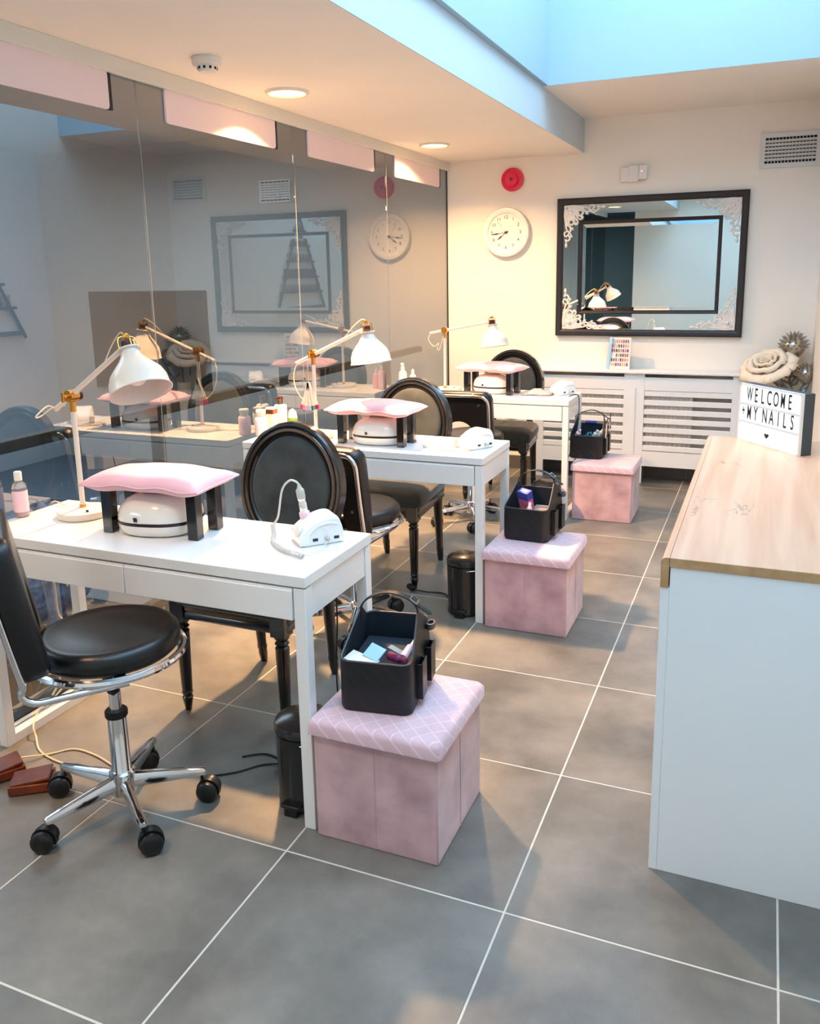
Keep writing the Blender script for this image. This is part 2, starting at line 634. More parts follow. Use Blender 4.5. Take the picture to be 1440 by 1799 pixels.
fl = struct(MB().box(GX - 0.02, XR + 0.06, YF - 0.1, YB + 0.1, -0.08, -0.0009).build('floor', 'grout', smooth=0))
tile0 = None
for i in range(-3, 2):
    for j in range(-4, 8):
        x0, x1 = i * 0.6 + 0.0023, (i + 1) * 0.6 - 0.0023
        y0, y1 = j * 0.6 + 0.0023, (j + 1) * 0.6 - 0.0023
        x0 = max(x0, GX + 0.008)
        x1, y1, y0 = min(x1, XR), min(y1, YB), max(y0, YF)
        if x1 - x0 > 0.59 and y1 - y0 > 0.59 and tile0:
            t = tile0.copy()
            COL.objects.link(t)
        else:
            t = MB().box(x0 - i * .6, x1 - i * .6, y0 - j * .6, y1 - j * .6, -0.012, 0).build('floor_tile', 'tile', fl, bevel=0.0012, seg=1, smooth=0)
            if x1 - x0 > 0.59 and y1 - y0 > 0.59:
                tile0 = t
        t.location = (i * 0.6, j * 0.6, 0)

wb = struct(MB().box(GX - 0.004, XR + 0.1, YB, YB + 0.12, -0.1, ZC + 0.2).build('wall_back', 'wall', smooth=0))
wr = struct(MB().box(XR, XR + 0.1, YF - 0.1, YB + 0.1, -0.1, 3.9).build('wall_right', 'wall', smooth=0))
wf = struct(MB().box(-1.37, XR, YF - 0.12, YF, -0.1, ZC + 0.3).build('wall_front', 'wall', smooth=0))

# ceiling: lowered part, high part round the opening, shaft
ce = empty_struct('ceiling')
MB().box(SKY_X0 - 0.035, XR, SKY_Y1, YB, ZC, ZC + 0.1).box(SKY_X0 - 0.035, XR, YF, SKY_Y0, ZC, ZC + 0.1).build('high_ceiling', 'ceil', ce, smooth=0)
MB().box(GX - 0.02, SKY_X0 - 0.035, YF, YB, ZS, 3.9).build('lowered_ceiling', 'ceil', ce, smooth=0)
sh = MB()
sh.box(SKY_X0 - 0.04, SKY_X0 - 0.031, YF, YB, ZS + 0.0008, ZC).build('beam_face', 'beam', ce, smooth=0)  # thin liner whose bluish colour imitates light from the skylight
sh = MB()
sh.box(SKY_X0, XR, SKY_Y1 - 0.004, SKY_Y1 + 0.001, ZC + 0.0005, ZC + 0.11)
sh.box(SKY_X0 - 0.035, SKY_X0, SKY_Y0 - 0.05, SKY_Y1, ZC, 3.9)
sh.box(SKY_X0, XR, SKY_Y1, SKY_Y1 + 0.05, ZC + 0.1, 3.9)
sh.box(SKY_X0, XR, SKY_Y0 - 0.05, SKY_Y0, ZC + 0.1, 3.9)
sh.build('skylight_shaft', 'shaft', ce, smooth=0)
MB().box(SKY_X0 - 0.04, XR, SKY_Y0 - 0.05, SKY_Y1 + 0.05, 3.82, 3.9).build('skylight_pane', 'white_matt', ce, smooth=0)

tr = struct(MB().box(GX + 0.004, GX + 0.026, YF, YB, 2.232, ZS).build('trim_1', 'trim', bevel=0.002, smooth=0))
# grey tile skirting along the back wall
bb = empty_struct('baseboard_back')
x = GX + 0.01
while x < XR - 0.02:
    x1 = min(x + 0.296, XR)
    MB().box(x + 0.002, x1, YB - 0.012, YB, 0.0, 0.1).build('skirting_tile', 'grey_tile', bb, bevel=0.001, seg=1, smooth=0)
    x = x1 + 0.004

# glass partition
wl = empty_struct('wall_left')
seams = [YF, -1.23, -0.07, 1.084, 2.253, 3.396, YB]
for a, b in zip(seams[:-1], seams[1:]):
    MB().box(GX - 0.01, GX, a + 0.0015, b - 0.0015, 0.012, ZS - 0.002).build('glass_pane', 'glass', wl, smooth=0)
for s in seams[1:-1]:
    MB().box(GX - 0.002, GX + 0.0004, s - 0.0014, s + 0.0014, 0.012, ZS - 0.06).build('glass_joint', 'joint', wl, smooth=0)
MB().box(GX - 0.014, GX + 0.008, YF, YB, -0.004, 0.014).build('floor_channel', 'trim', wl, smooth=0)
MB().box(GX - 0.012, GX + 0.004, YB - 0.006, YB, 0, ZS).build('edge_seal', 'black', wl, smooth=0)

# pale boards at the top of the panes
nm = ['', 'nearest', 'second', 'third', 'farthest']
ords = ['leftmost pale pink board at the top of the glass, cut off by the frame', 'pale pink board at the top of the glass between the first and second joints', 'third pale pink board from the left at the top of the glass', 'smallest pale pink board at the top of the glass, nearest the back wall']
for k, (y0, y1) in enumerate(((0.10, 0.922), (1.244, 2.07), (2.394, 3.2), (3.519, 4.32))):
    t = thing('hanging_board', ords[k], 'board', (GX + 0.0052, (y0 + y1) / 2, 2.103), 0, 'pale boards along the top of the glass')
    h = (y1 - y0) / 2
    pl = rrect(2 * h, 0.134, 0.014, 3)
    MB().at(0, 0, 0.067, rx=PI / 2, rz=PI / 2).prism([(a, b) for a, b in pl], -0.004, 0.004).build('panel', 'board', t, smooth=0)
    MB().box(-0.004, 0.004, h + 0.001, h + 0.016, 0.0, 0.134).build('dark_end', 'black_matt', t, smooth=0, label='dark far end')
    for s in (-1, 1):
        MB().box(-0.004, 0.003, s * (h - 0.03) - 0.006, s * (h - 0.03) + 0.006, 0.13, 0.16).build('hanger', 'trim', t, smooth=0)

# ---------------- beyond the glass
XN = -5.83
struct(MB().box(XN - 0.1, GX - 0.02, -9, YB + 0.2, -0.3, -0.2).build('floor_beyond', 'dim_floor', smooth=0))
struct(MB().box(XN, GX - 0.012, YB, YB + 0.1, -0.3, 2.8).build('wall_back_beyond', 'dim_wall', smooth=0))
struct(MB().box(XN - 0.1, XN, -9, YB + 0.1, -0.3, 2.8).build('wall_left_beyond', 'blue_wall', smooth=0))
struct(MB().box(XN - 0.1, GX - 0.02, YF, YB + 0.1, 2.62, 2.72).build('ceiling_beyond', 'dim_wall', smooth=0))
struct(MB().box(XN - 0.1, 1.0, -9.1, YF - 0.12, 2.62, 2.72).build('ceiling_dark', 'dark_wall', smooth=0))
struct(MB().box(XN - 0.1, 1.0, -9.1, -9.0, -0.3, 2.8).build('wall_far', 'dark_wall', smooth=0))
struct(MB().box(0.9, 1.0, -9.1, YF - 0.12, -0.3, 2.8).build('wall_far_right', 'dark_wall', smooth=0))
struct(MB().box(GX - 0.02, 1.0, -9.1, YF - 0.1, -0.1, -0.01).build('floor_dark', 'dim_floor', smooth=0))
lamp_strip = mat('strip_light', 'ffffff', 0.5, emis='fff6e0', estr=6)
MT['strip'] = lamp_strip
for (x, y) in ((-1.7, -4.4), (-2.3, -5.6), (-1.9, -6.6), (-2.9, -7.6)):
    tag(MB().box(x - 0.05, x + 0.05, y - 0.012, y + 0.012, 2.60, 2.62).build('ceiling_panel_light', 'strip', smooth=0), 'small strip light on the dark ceiling behind, seen only in the wall mirror', 'ceiling light', 'strip lights in the dark room behind')

t = thing('stair_handrail', 'long black handrail on posts behind the glass partition', 'handrail', (-2.0, 0, 0))
MB().box(-0.022, 0.022, -2.1, 4.42, 0.893, 0.937).build('top_rail', 'black_matt', t, bevel=0.004)
MB().box(-0.022, 0.022, -2.1, 4.42, 0.02, 0.06).build('lower_rail', 'black_matt', t)
for y in (-1.2, 1.3, 3.8):
    MB().box(-0.022, 0.022, y - 0.022, y + 0.022, -0.2, 0.9).build('post', 'black_matt', t, smooth=0)

t = thing('wall_screen', 'dark rectangular wall screen seen through the glass on the far wall', 'screen', (-4.67, YB - 0.02, 0.94))
MB().box(-0.645, 0.645, -0.02, 0.02, -0.44, 0.44).build('casing', 'black', t, bevel=0.004, smooth=0)
MB().box(-0.63, 0.63, -0.0225, -0.02, -0.425, 0.425).build('screen', 'tv', t, smooth=0)


def vent(loc, w, h, label, nsl, nv, m='vent', fr=0.03):
    t = thing('vent_grille', label, 'vent', loc)
    MB().box(-w / 2, w / 2, -0.002, 0.0, -h / 2, h / 2).build('backing', 'void', t, smooth=0)
    f = MB()
    f.box(-w / 2 - fr, w / 2 + fr, -0.014, 0, h / 2, h / 2 + fr).box(-w / 2 - fr, w / 2 + fr, -0.014, 0, -h / 2 - fr, -h / 2)
    f.box(-w / 2 - fr, -w / 2, -0.014, 0, -h / 2, h / 2).box(w / 2, w / 2 + fr, -0.014, 0, -h / 2, h / 2)
    f.build('frame', m, t, smooth=0)
    for i in range(nsl):
        z = -h / 2 + (i + 0.5 + 0.5) * h / (nsl + 1)
        MB().at(0, -0.008, z, rx=R_(-25)).box(-w / 2, w / 2, -0.006, 0.006, -0.006, 0.006).build('slat', m, t, smooth=0)
    for i in range(nv):
        x = -w / 2 + (i + 1) * w / (nv + 1)
        MB().box(x - 0.002, x + 0.002, -0.006, -0.001, -h / 2, h / 2).build('upright_blade', m, t, smooth=0)
    return t


vent((0.555, YB, 2.222), 0.30, 0.158, 'white slatted air vent high on the back wall, right of the mirror', 6, 14, fr=0.028)
vent((-3.28, YB, 2.168), 0.27, 0.155, 'air vent seen through the glass, high on the far wall', 7, 6, fr=0.01)

# ------------------------------------------------------------------ ceiling fittings
MT['bulb_on'] = mat('lit_diffuser', 'fff0c8', 0.4, emis='ffcf7a', estr=8)
for k, (x, y, pw) in enumerate(DOWN):
    lab = ['round recessed ceiling light nearer the back wall', 'round recessed ceiling light beside the smoke detector, the larger in view', 'round recessed ceiling light near the camera, seen only in the wall mirror'][k]
    t = thing('ceiling_downlight', lab, 'ceiling light', (x, y, ZS), 0, 'round lights in the lowered ceiling')
    MB().lathe([(0.080, -0.004), (0.084, -0.012), (0.092, -0.012), (0.098, -0.004), (0.099, 0.0), (0.080, 0.0)], 32, cap=False).build('trim_ring', 'trim', t)
    MB().lathe([(0.0005, -0.010), (0.06, -0.009), (0.079, -0.005), (0.080, 0.0)], 32).build('diffuser', 'bulb_on', t)
    l = area('downlight_lamp', (x, y, ZS - 0.02), 0.13, 0.13, pw, (1.0, 0.58, 0.27), shape='DISK', spread=R_((146, 122, 120)[k]))

t = thing('smoke_detector', 'white round smoke detector on the lowered ceiling', 'smoke detector', (-1.49, 1.13, ZS))
MB().lathe([(0.03, -0.05), (0.034, -0.046), (0.036, -0.03), (0.052, -0.028), (0.055, -0.02), (0.055, -0.004), (0.053, 0)], 28).build('body', 'plastic_white', t)
for i in range(10):
    a = 2 * PI * i / 10
    MB().at(0.0355 * math.cos(a), 0.0355 * math.sin(a), -0.038, rz=a).cbox(0, 0, 0, 0.003, 0.008, 0.009).build('vent_slot', 'void', t, smooth=0)

# ------------------------------------------------------------------ back wall fittings
t = thing('fire_alarm', 'round red fire alarm sounder above the wall clock', 'alarm', (-1.279, YB, 2.142))
MB().at(rx=PI / 2).lathe([(0.082, 0), (0.084, 0.012), (0.08, 0.028), (0.06, 0.034), (0.058, 0.03), (0.05, 0.03), (0.046, 0.05), (0.03, 0.056), (0.0005, 0.057)], 36).build('housing', 'red', t)
MB().at(0, -0.057, 0, rx=PI / 2).lathe([(0.012, 0), (0.01, 0.004), (0.0005, 0.005)], 12).build('sounder_cap', 'plum', t)

t = thing('wall_clock', 'round white wall clock below the red alarm', 'clock', (-1.321, YB, 1.772))
MB().at(rx=PI / 2).lathe([(0.16, 0), (0.174, 0.012), (0.178, 0.03), (0.172, 0.046), (0.155, 0.05), (0.138, 0.044), (0.134, 0.032)], 56, cap=False).build('rim', 'clock_white', t)
MB().at(0, -0.018, 0, rx=PI / 2).lathe([(0.14, 0), (0.14, 0.014), (0.0005, 0.014)], 48).build('dial', 'clock_face', t)
RX = Matrix.Rotation(PI / 2, 4, 'X')
for h in range(1, 13):
    a = PI / 2 - h * PI / 6
    text_obj(str(h), 0.034, 0.0004, 'ink', 'numeral', t, Matrix.Translation((0.108 * math.cos(a), -0.0328, 0.108 * math.sin(a))) @ RX)


def hand(name, ang, L, wd, y, tail=0.02):
    a = PI / 2 - R_(ang)
    m = MB().at(0, y, 0, ry=-a)
    m.prism([(0, 0)] * 0 or [(-tail, -wd / 3), (L * 0.45, -wd / 4), (L * 0.55, -wd), (L, -0.0008), (L, 0.0008), (L * 0.55, wd), (L * 0.45, wd / 4), (-tail, wd / 3)], -0.0006, 0.0006)
    m.v = [Matrix.Identity(4) @ p for p in m.v]
    return m


def clock_hand(name, ang, L, wd, y):
    a = R_(90 - ang)
    pl = [(-0.02, -wd / 3), (L * 0.45, -wd / 4), (L * 0.6, -wd), (L, -0.0008), (L, 0.0008), (L * 0.6, wd), (L * 0.45, wd / 4), (-0.02, wd / 3)]
    m = MB()
    ring = lambda yy: [(px * math.cos(a) - pz * math.sin(a), yy, px * math.sin(a) + pz * math.cos(a)) for px, pz in pl]
    m.loft([ring(y), ring(y - 0.001)])
    return m.build(name, 'ink', t, smooth=0)


clock_hand('hour_hand', 231, 0.085, 0.006, -0.035)
clock_hand('minute_hand', 263, 0.115, 0.005, -0.0375)
clock_hand('second_hand', 322, 0.10, 0.0009, -0.0395)
MB().at(0, -0.033, 0, rx=PI / 2).lathe([(0.009, 0), (0.009, 0.009), (0.0005, 0.009)], 14).build('hub', 'ink', t)

t = thing('alarm_sensor', 'small white alarm sensor above the mirror with a pink light', 'sensor', (-0.42, YB, 2.13))
MB().box(-0.085, -0.02, -0.03, 0, -0.05, 0.045).build('terminal_box', 'plastic_white', t, bevel=0.003)
MB().box(-0.03, 0.035, -0.045, 0, -0.055, 0.055).build('mount', 'plastic_white', t, bevel=0.003)
MB().at(0.06, -0.03, 0.004, rz=R_(18)).box(-0.028, 0.028, -0.028, 0.02, -0.045, 0.05).build('detector_head', 'plastic_white', t, bevel=0.006)
MB().at(0.058, -0.058, 0.012, rx=PI / 2, rz=R_(18)).lathe([(0.007, 0), (0.006, 0.003), (0.0005, 0.004)], 12).build('status_light', 'led', t)

# mirror
mcx, mcz = -0.305, 1.507
t = thing('wall_mirror', 'large black framed mirror with white baroque corners on the back wall', 'mirror', (mcx, YB - 0.005, mcz))
W2, H2, FT = 0.637, 0.482, 0.046


def frame_ring(m, w2, h2, ft, y0, y1):
    # mitred frame with a raised, sloped profile
    prof = [(0.0, y0), (0.0, y1 + 0.006), (0.25, y1), (0.6, y1 + 0.004), (0.85, y1 + 0.010), (1.0, y1 + 0.016), (1.0, y0)]
    rings = []
    for cxs, czs in ((-1, -1), (1, -1), (1, 1), (-1, 1)):
        rings.append([(cxs * (w2 - f * ft), yy, czs * (h2 - f * ft)) for f, yy in prof])
    return m.loft(rings, loop=True)


MB().box(-W2 + 0.02, W2 - 0.02, -0.012, 0.0, -H2 + 0.02, H2 - 0.02).build('mirror_glass', 'mirror', t, smooth=0)
frame_ring(MB(), W2, H2, FT, 0.0, -0.034).build('frame', 'frame_black', t, smooth=25)
# inner frame and bevelled centre glass
iw, ih = 0.478, 0.325
frame_ring(MB(), iw, ih, 0.027, -0.011, -0.026).build('inner_frame', 'frame_black', t, smooth=25)
bw, bh = iw - 0.02, ih - 0.02
m = MB()
m.loft([[(-bw, -0.0125, -bh), (bw, -0.0125, -bh), (bw, -0.0125, bh), (-bw, -0.0125, bh)],
        [(-bw + 0.028, -0.0137, -bh + 0.028), (bw - 0.028, -0.0137, -bh + 0.028), (bw - 0.028, -0.0137, bh - 0.028), (-bw + 0.028, -0.0137, bh - 0.028)]])
m.build('bevelled_glass', 'mirror', t, smooth=0)


def ornament():
    """baroque corner: bulk at the origin, arms along +x and -z"""
    m = MB()

    def sw(pts, r0, r1):
        P = catmull([(a, -0.018, -b) for a, b in pts], 5)
        k = len(P)
        m.tube(P, [r0 + (r1 - r0) * i / (k - 1) for i in range(k)], 6)

    def leaf(x, z, ang, L, wd):
        c, s = math.cos(R_(ang)), math.sin(R_(ang))
        pts = [(0, 0, 0), (0.35, 1, 0.6), (0.7, 0.7, 0.5), (1, 0, 0)]
        ring = []
        for f, g, h in pts:
            cx_, cz_ = x + c * L * f, z + s * L * f
            ring.append([(cx_ - s * wd * g * q, -0.016 - 0.012 * hh * max(h, 0.15), -(cz_ + c * wd * g * q)) for q, hh in ((-1, 0), (-0.5, 0.8), (0, 1), (0.5, 0.8), (1, 0))])
        m.loft(ring, closed=False, cap=False)
        # closed underside
        m.loft([[(p[0], -0.012, p[2]) for p in rg] for rg in ring], closed=False, cap=False)
    for sgn in (0, 1):
        f = (lambda a, b: (a, b)) if sgn == 0 else (lambda a, b: (b, a))
        sw([f(*p) for p in ((0.03, 0.022), (0.08, 0.014), (0.13, 0.028), (0.16, 0.05), (0.2, 0.035), (0.215, 0.012), (0.19, 0.004), (0.178, 0.022))], 0.0075, 0.005)
        sw([f(*p) for p in ((0.02, 0.05), (0.07, 0.055), (0.11, 0.075), (0.135, 0.055), (0.12, 0.035), (0.098, 0.045), (0.105, 0.06))], 0.008, 0.005)
        sw([f(*p) for p in ((0.2, 0.03), (0.225, 0.045), (0.245, 0.03), (0.235, 0.012), (0.262, 0.02), (0.285, 0.016))], 0.0065, 0.004)
        sw([f(*p) for p in ((0.06, 0.09), (0.085, 0.095), (0.1, 0.12), (0.085, 0.135), (0.07, 0.12))], 0.007, 0.0045)
        sw([f(*p) for p in ((0.0, 0.012), (0.06, 0.004), (0.12, 0.012), (0.165, 0.02), (0.2, 0.05), (0.22, 0.06))], 0.007, 0.004)
        for (x, z, a, L, wd) in ((0.26, 0.018, 0, 0.035, 0.011), (0.15, 0.05, 40, 0.03, 0.01), (0.21, 0.045, 70, 0.022, 0.008), (0.12, 0.075, 55, 0.03, 0.01), (0.07, 0.02, 20, 0.05, 0.013), (0.1, 0.02, 0, 0.05, 0.011), (0.04, 0.07, 60, 0.05, 0.014)):
            if sgn:
                leaf(z, x, 90 - a, L, wd)
            else:
                leaf(x, z, a, L, wd)
    for r, a0 in ((0.055, 0), (0.04, 30), (0.025, 0)):
        for k in range(7):
            a = a0 + k * 51.4
            leaf(0.05, 0.05, a, r, 0.013)
    m.ell(0.05, -0.028, -0.05, 0.014, 0.01, 0.014, 10, 6)
    return m


oc = ornament().build('corner_ornament', 'plaster', t)
xi, zi = W2 - FT - 0.001, H2 - FT - 0.001
oc.location = (-xi, 0, zi)
for sx, sz in ((1, 1), (1, -1), (-1, -1)):
    o2 = oc.copy()
    COL.objects.link(o2)
    o2.scale = (-sx, 1, sz)
    o2.location = (sx * xi, 0, sz * zi)
oc.scale = (1, 1, 1)

# radiator cover
YR = 4.31
t = thing('radiator_cover', 'white slatted radiator cover below the mirror', 'radiator cover', (0, 0, 0))
xl, xr2 = -1.05, 0.372
MB().box(xl - 0.015, xr2 + 0.015, YR - 0.022, YB, 0.780, 0.798).build('top_shelf', 'rad_white', t, bevel=0.004)
MB().box(xl, xl + 0.02, YR + 0.02, YB, 0.0, 0.78).build('side_panel', 'rad_white', t, smooth=0)
MB().box(xr2 - 0.02, xr2, YR + 0.02, YB, 0.0, 0.78).build('side_panel', 'rad_white', t, smooth=0)
bays = [(-0.985, -0.412), (-0.272, 0.30)]
for a, b in ((xl, -0.985), (-0.412, -0.272), (0.30, xr2)):
    MB().box(a, b, YR, YR + 0.02, 0.0 if b - a < 0.1 else 0.0, 0.78).build('upright', 'rad_white', t, bevel=0.0015, smooth=0)
m = MB().at(-0.342, YR, 0.44, rx=PI / 2).prism(rrect(0.02, 0.5, 0.0099, 4), 0, 0.006).build('moulding', 'rad_white', t, bevel=0.002)
for a, b in bays:
    MB().box(a, b, YR + 0.001, YR + 0.018, 0.664, 0.755).build('top_board', 'rad_white', t, smooth=0)
    MB().box(a, b, YR + 0.001, YR + 0.018, 0.125, 0.232).build('bottom_board', 'rad_white', t, smooth=0)
    for k in range(7):
        z1 = 0.661 - k * 0.0645
        MB().box(a, b, YR + 0.003, YR + 0.016, z1 - 0.037, z1).build('slat', 'rad_white', t, bevel=0.002, seg=1, smooth=0)
t = thing('radiator', 'pale metal radiator behind the slatted cover', 'radiator', (0, 0, 0))
MB().box(-0.72, 0.05, 4.345, 4.40, 0.16, 0.74).build('panel', 'rad_metal', t, bevel=0.006)
for i in range(24):
    x = -0.705 + i * 0.032
    MB().box(x, x + 0.014, 4.338, 4.347, 0.18, 0.72).build('flute', 'rad_metal', t, bevel=0.003, seg=1, smooth=0)

# nail polish colour book on the radiator cover
t = thing('polish_display_book', 'open white colour swatch book standing on the radiator cover under the mirror', 'display', (-0.47, 4.37, 0.798))
MB().at(0.012, 0, 0.0, rx=R_(-8), rz=R_(-4)).box(-0.073, 0.073, -0.004, 0.004, 0, 0.225).build('right_page', 'plastic_white', t, bevel=0.003)
MB().at(-0.062, 0.0, 0.0, rx=R_(-6), rz=R_(-68)).box(-0.08, 0.0, -0.004, 0.004, 0.0, 0.225).build('left_page', 'blue_card', t, bevel=0.003)
cols = ['3a2a30', '5a3a2e', '7a4a34', 'b0603c', '2a2c34', '8c6a6c', 'c88a70', '2c5a6a', '3c8a7a', 'd0b040', 'c0306a', '8a1c50', 'd070a0', 'e0a0b8', 'b0b8e0', 'a04030']
SW = [mat('swatch_colour', c, 0.3, coat=0.5) for c in cols]
for r in range(6):
    for c in range(8):
        if (r in (0, 3)) and c < 2:
            continue
        MT['_s'] = SW[(r * 5 + c * 3 + (r * c) % 4) % 16]
        MB().at(0.012, 0, 0.0, rx=R_(-8), rz=R_(-4)).box(-0.056 + c * 0.0155 - 0.0042, -0.056 + c * 0.0155 + 0.0042, -0.0065, -0.004, 0.025 + (5 - r) * 0.0325, 0.046 + (5 - r) * 0.0325).build('colour_swatch', '_s', t, smooth=0)

# ------------------------------------------------------------------ counter
t = thing('reception_counter', 'white reception counter with pale oak worktop at the right', 'counter', (0, 0, 0))
CX0, CX1, CY0, CY1, CZ = 0.297, XR - 0.003, 0.282, 1.845, 0.833
MB().box(CX0 + 0.02, CX1, CY0, CY0 + 0.018, 0, CZ - 0.024).build('front_panel', 'counter_white', t, bevel=0.001, seg=1, smooth=0)
MB().box(CX0, CX0 + 0.02, CY0 - 0.001, CY1, 0, CZ - 0.074).build('side_panel', 'counter_white', t, bevel=0.001, seg=1, smooth=0)
MB().box(CX0 + 0.02, CX1, CY1 - 0.018, CY1, 0, CZ - 0.024).build('back_panel', 'counter_white', t, smooth=0)
MB().box(CX0 + 0.0185, CX1, CY0 - 0.002, CY1 + 0.002, CZ - 0.022, CZ).build('worktop', 'oak', t, smooth=0)
MB().box(CX0 + 0.0185, CX1, CY0 - 0.004, CY0 - 0.002, CZ - 0.022, CZ - 0.0005).build('worktop_edge', 'oak_edge', t, smooth=0)
pl = [(0.0, -0.074), (0.0185, -0.074), (0.0185, 0.0), (0.010, 0.0), (0.004, -0.003), (0.001, -0.007), (0.0, -0.012)]
MB().loft([[(CX0 - 0.001 + a, y, CZ + b) for a, b in pl] for y in (CY0 - 0.003, CY1 + 0.002)]).build('edge_strip', 'oak', t, smooth=30)
MB().loft([[(CX0 - 0.001 + a, y, CZ + b) for a, b in pl] for y in (CY0 - 0.0045, CY0 - 0.003)]).build('strip_end', 'oak_edge', t, smooth=0)

# light box
v = Vector((0.21, -0.274))
Lw = v.length
ang = math.atan2(v.y, v.x)
t = thing('light_box', 'lit white message board on the oak counter', 'light box', (0.411 + v.x / 2, 1.812 + v.y / 2, CZ), ang)
LH, LD = 0.222, 0.053
MT['lb_face'] = mat('lit_acrylic', 'fdfffe', 0.35, emis='f4fffb', estr=0.62)
MT['lb_rail'] = mat('clear_rail', 'c4ced0', 0.2, emis='e4f4f0', estr=0.12)
bx = MB()
bx.box(-Lw / 2, Lw / 2, 0.006, LD, 0, LH)
bx.build('housing', mat('light_box_housing', '3f4447', 0.5), t, bevel=0.003)
MB().box(-Lw / 2 + 0.001, Lw / 2 - 0.003, 0.001, 0.006, 0.001, LH - 0.001).build('lit_face', 'lb_face', t, smooth=0)
rim = MB()
rim.box(-Lw / 2, Lw / 2, -0.003, 0.008, LH - 0.006, LH + 0.001).box(Lw / 2 - 0.006, Lw / 2 + 0.001, -0.003, 0.008, 0, LH).box(-Lw / 2 - 0.001, -Lw / 2 + 0.005, -0.003, 0.008, 0, LH).box(-Lw / 2, Lw / 2, -0.003, 0.008, 0, 0.006)
rim.build('front_rim', 'plastic_white', t, smooth=0)
for z in (0.078, 0.146):
    MB().box(-Lw / 2 + 0.005, Lw / 2 - 0.006, -0.003, 0.001, z - 0.005, z + 0.003).build('letter_rail', 'lb_rail', t, smooth=0)


def put_letters(s, xs, z):
    for ch, x in zip(s, xs):
        if ch != ' ':
            text_obj(ch, 0.077 if ch != '+' else 0.06, 0.0003, 'black_ink', 'letter', t, Matrix.Translation((x, -0.0008, z if ch != '+' else z + 0.004)) @ RX, sx=0.5 if ch not in 'WM' else 0.42, bold=0.0006)


put_letters('WELCOME', [-0.115 + i * 0.0375 for i in range(7)], 0.182)
put_letters('+MY NAILS', [-0.148, -0.113, -0.075, 0, -0.022, 0.016, 0.054, 0.089, 0.128], 0.112)
hp = [(0.0, -0.012)] + [(0.012 * math.sin(a) ** 3 * 1.1, 0.0095 * (math.cos(a) - 0.38 * math.cos(2 * a) - 0.15 * math.cos(3 * a)) - 0.001) for a in [R_(d) for d in range(170, -171, -20)]]
MB().at(-0.005, -0.0003, 0.043, rx=PI / 2).prism([(a, b) for a, b in hp[1:]], 0, 0.0006).build('heart', 'black_ink', t, smooth=0)

# vase with foam rose and silver thistles behind the counter
vx, vy = 0.60, 4.30
t = thing('floor_vase', 'tall cream vase standing behind the counter near the back wall', 'vase', (vx, vy, 0))
MB().lathe([(0.07, 0), (0.085, 0.02), (0.09, 0.2), (0.075, 0.42), (0.055, 0.55), (0.06, 0.6), (0.052, 0.6), (0.048, 0.55), (0.04, 0.3), (0.0005, 0.25)], 28).build('body', 'vase', t)


def rose(loc, r):
    t = thing('foam_rose', 'large cream foam rose in the vase behind the light box', 'flower', loc)
    t.rotation_euler = (R_(18), R_(-28), 0.4)
    rnd = random.Random(3)
    for layer, (n, rad, hgt, op) in enumerate(((3, 0.22, 0.50, 0.18), (4, 0.42, 0.55, 0.35), (5, 0.68, 0.5, 0.6), (6, 1.0, 0.34, 0.95))):
        for k in range(n):
            a0 = 2 * PI * (k + 0.5 * (layer % 2)) / n + rnd.uniform(-.15, .15)
            wdt = 2 * PI / n * 0.72
            rings = []
            for iu in range(7):
                u = iu / 6
                row = []
                for iv in range(9):
                    vv = iv / 8 * 2 - 1
                    a = a0 + vv * wdt * (0.55 + 0.45 * math.sin(u * PI * 0.6))
                    rr = r * rad * (0.25 + 0.75 * u ** (0.7)) * (1 + 0.05 * math.sin(7 * vv + k + layer) * u)
                    zz = r * (hgt * math.sin(u * PI / 2 * (1.15 + op * 0.3)) - 0.18 * u * u * op) * (1 - 0.18 * vv * vv * u) + r * 0.04 * math.sin(9 * vv + 2 * k) * u
                    row.append((rr * math.cos(a), rr * math.sin(a), zz))
                rings.append(row)
            m = MB()
            m.loft(rings, closed=False, cap=False)
            o = m.build('petal', 'rose', t, smooth=80)
            md = o.modifiers.new('thick', 'SOLIDIFY')
            md.thickness = 0.004
    st = MB().tube([(0, 0, 0.02), (0.0, 0, -0.1), (0.07, 0.02, -0.28)], 0.006, 8).build('stem', 'silver_leaf', t)
    return t


rose((0.515, 4.285, 0.838), 0.185)


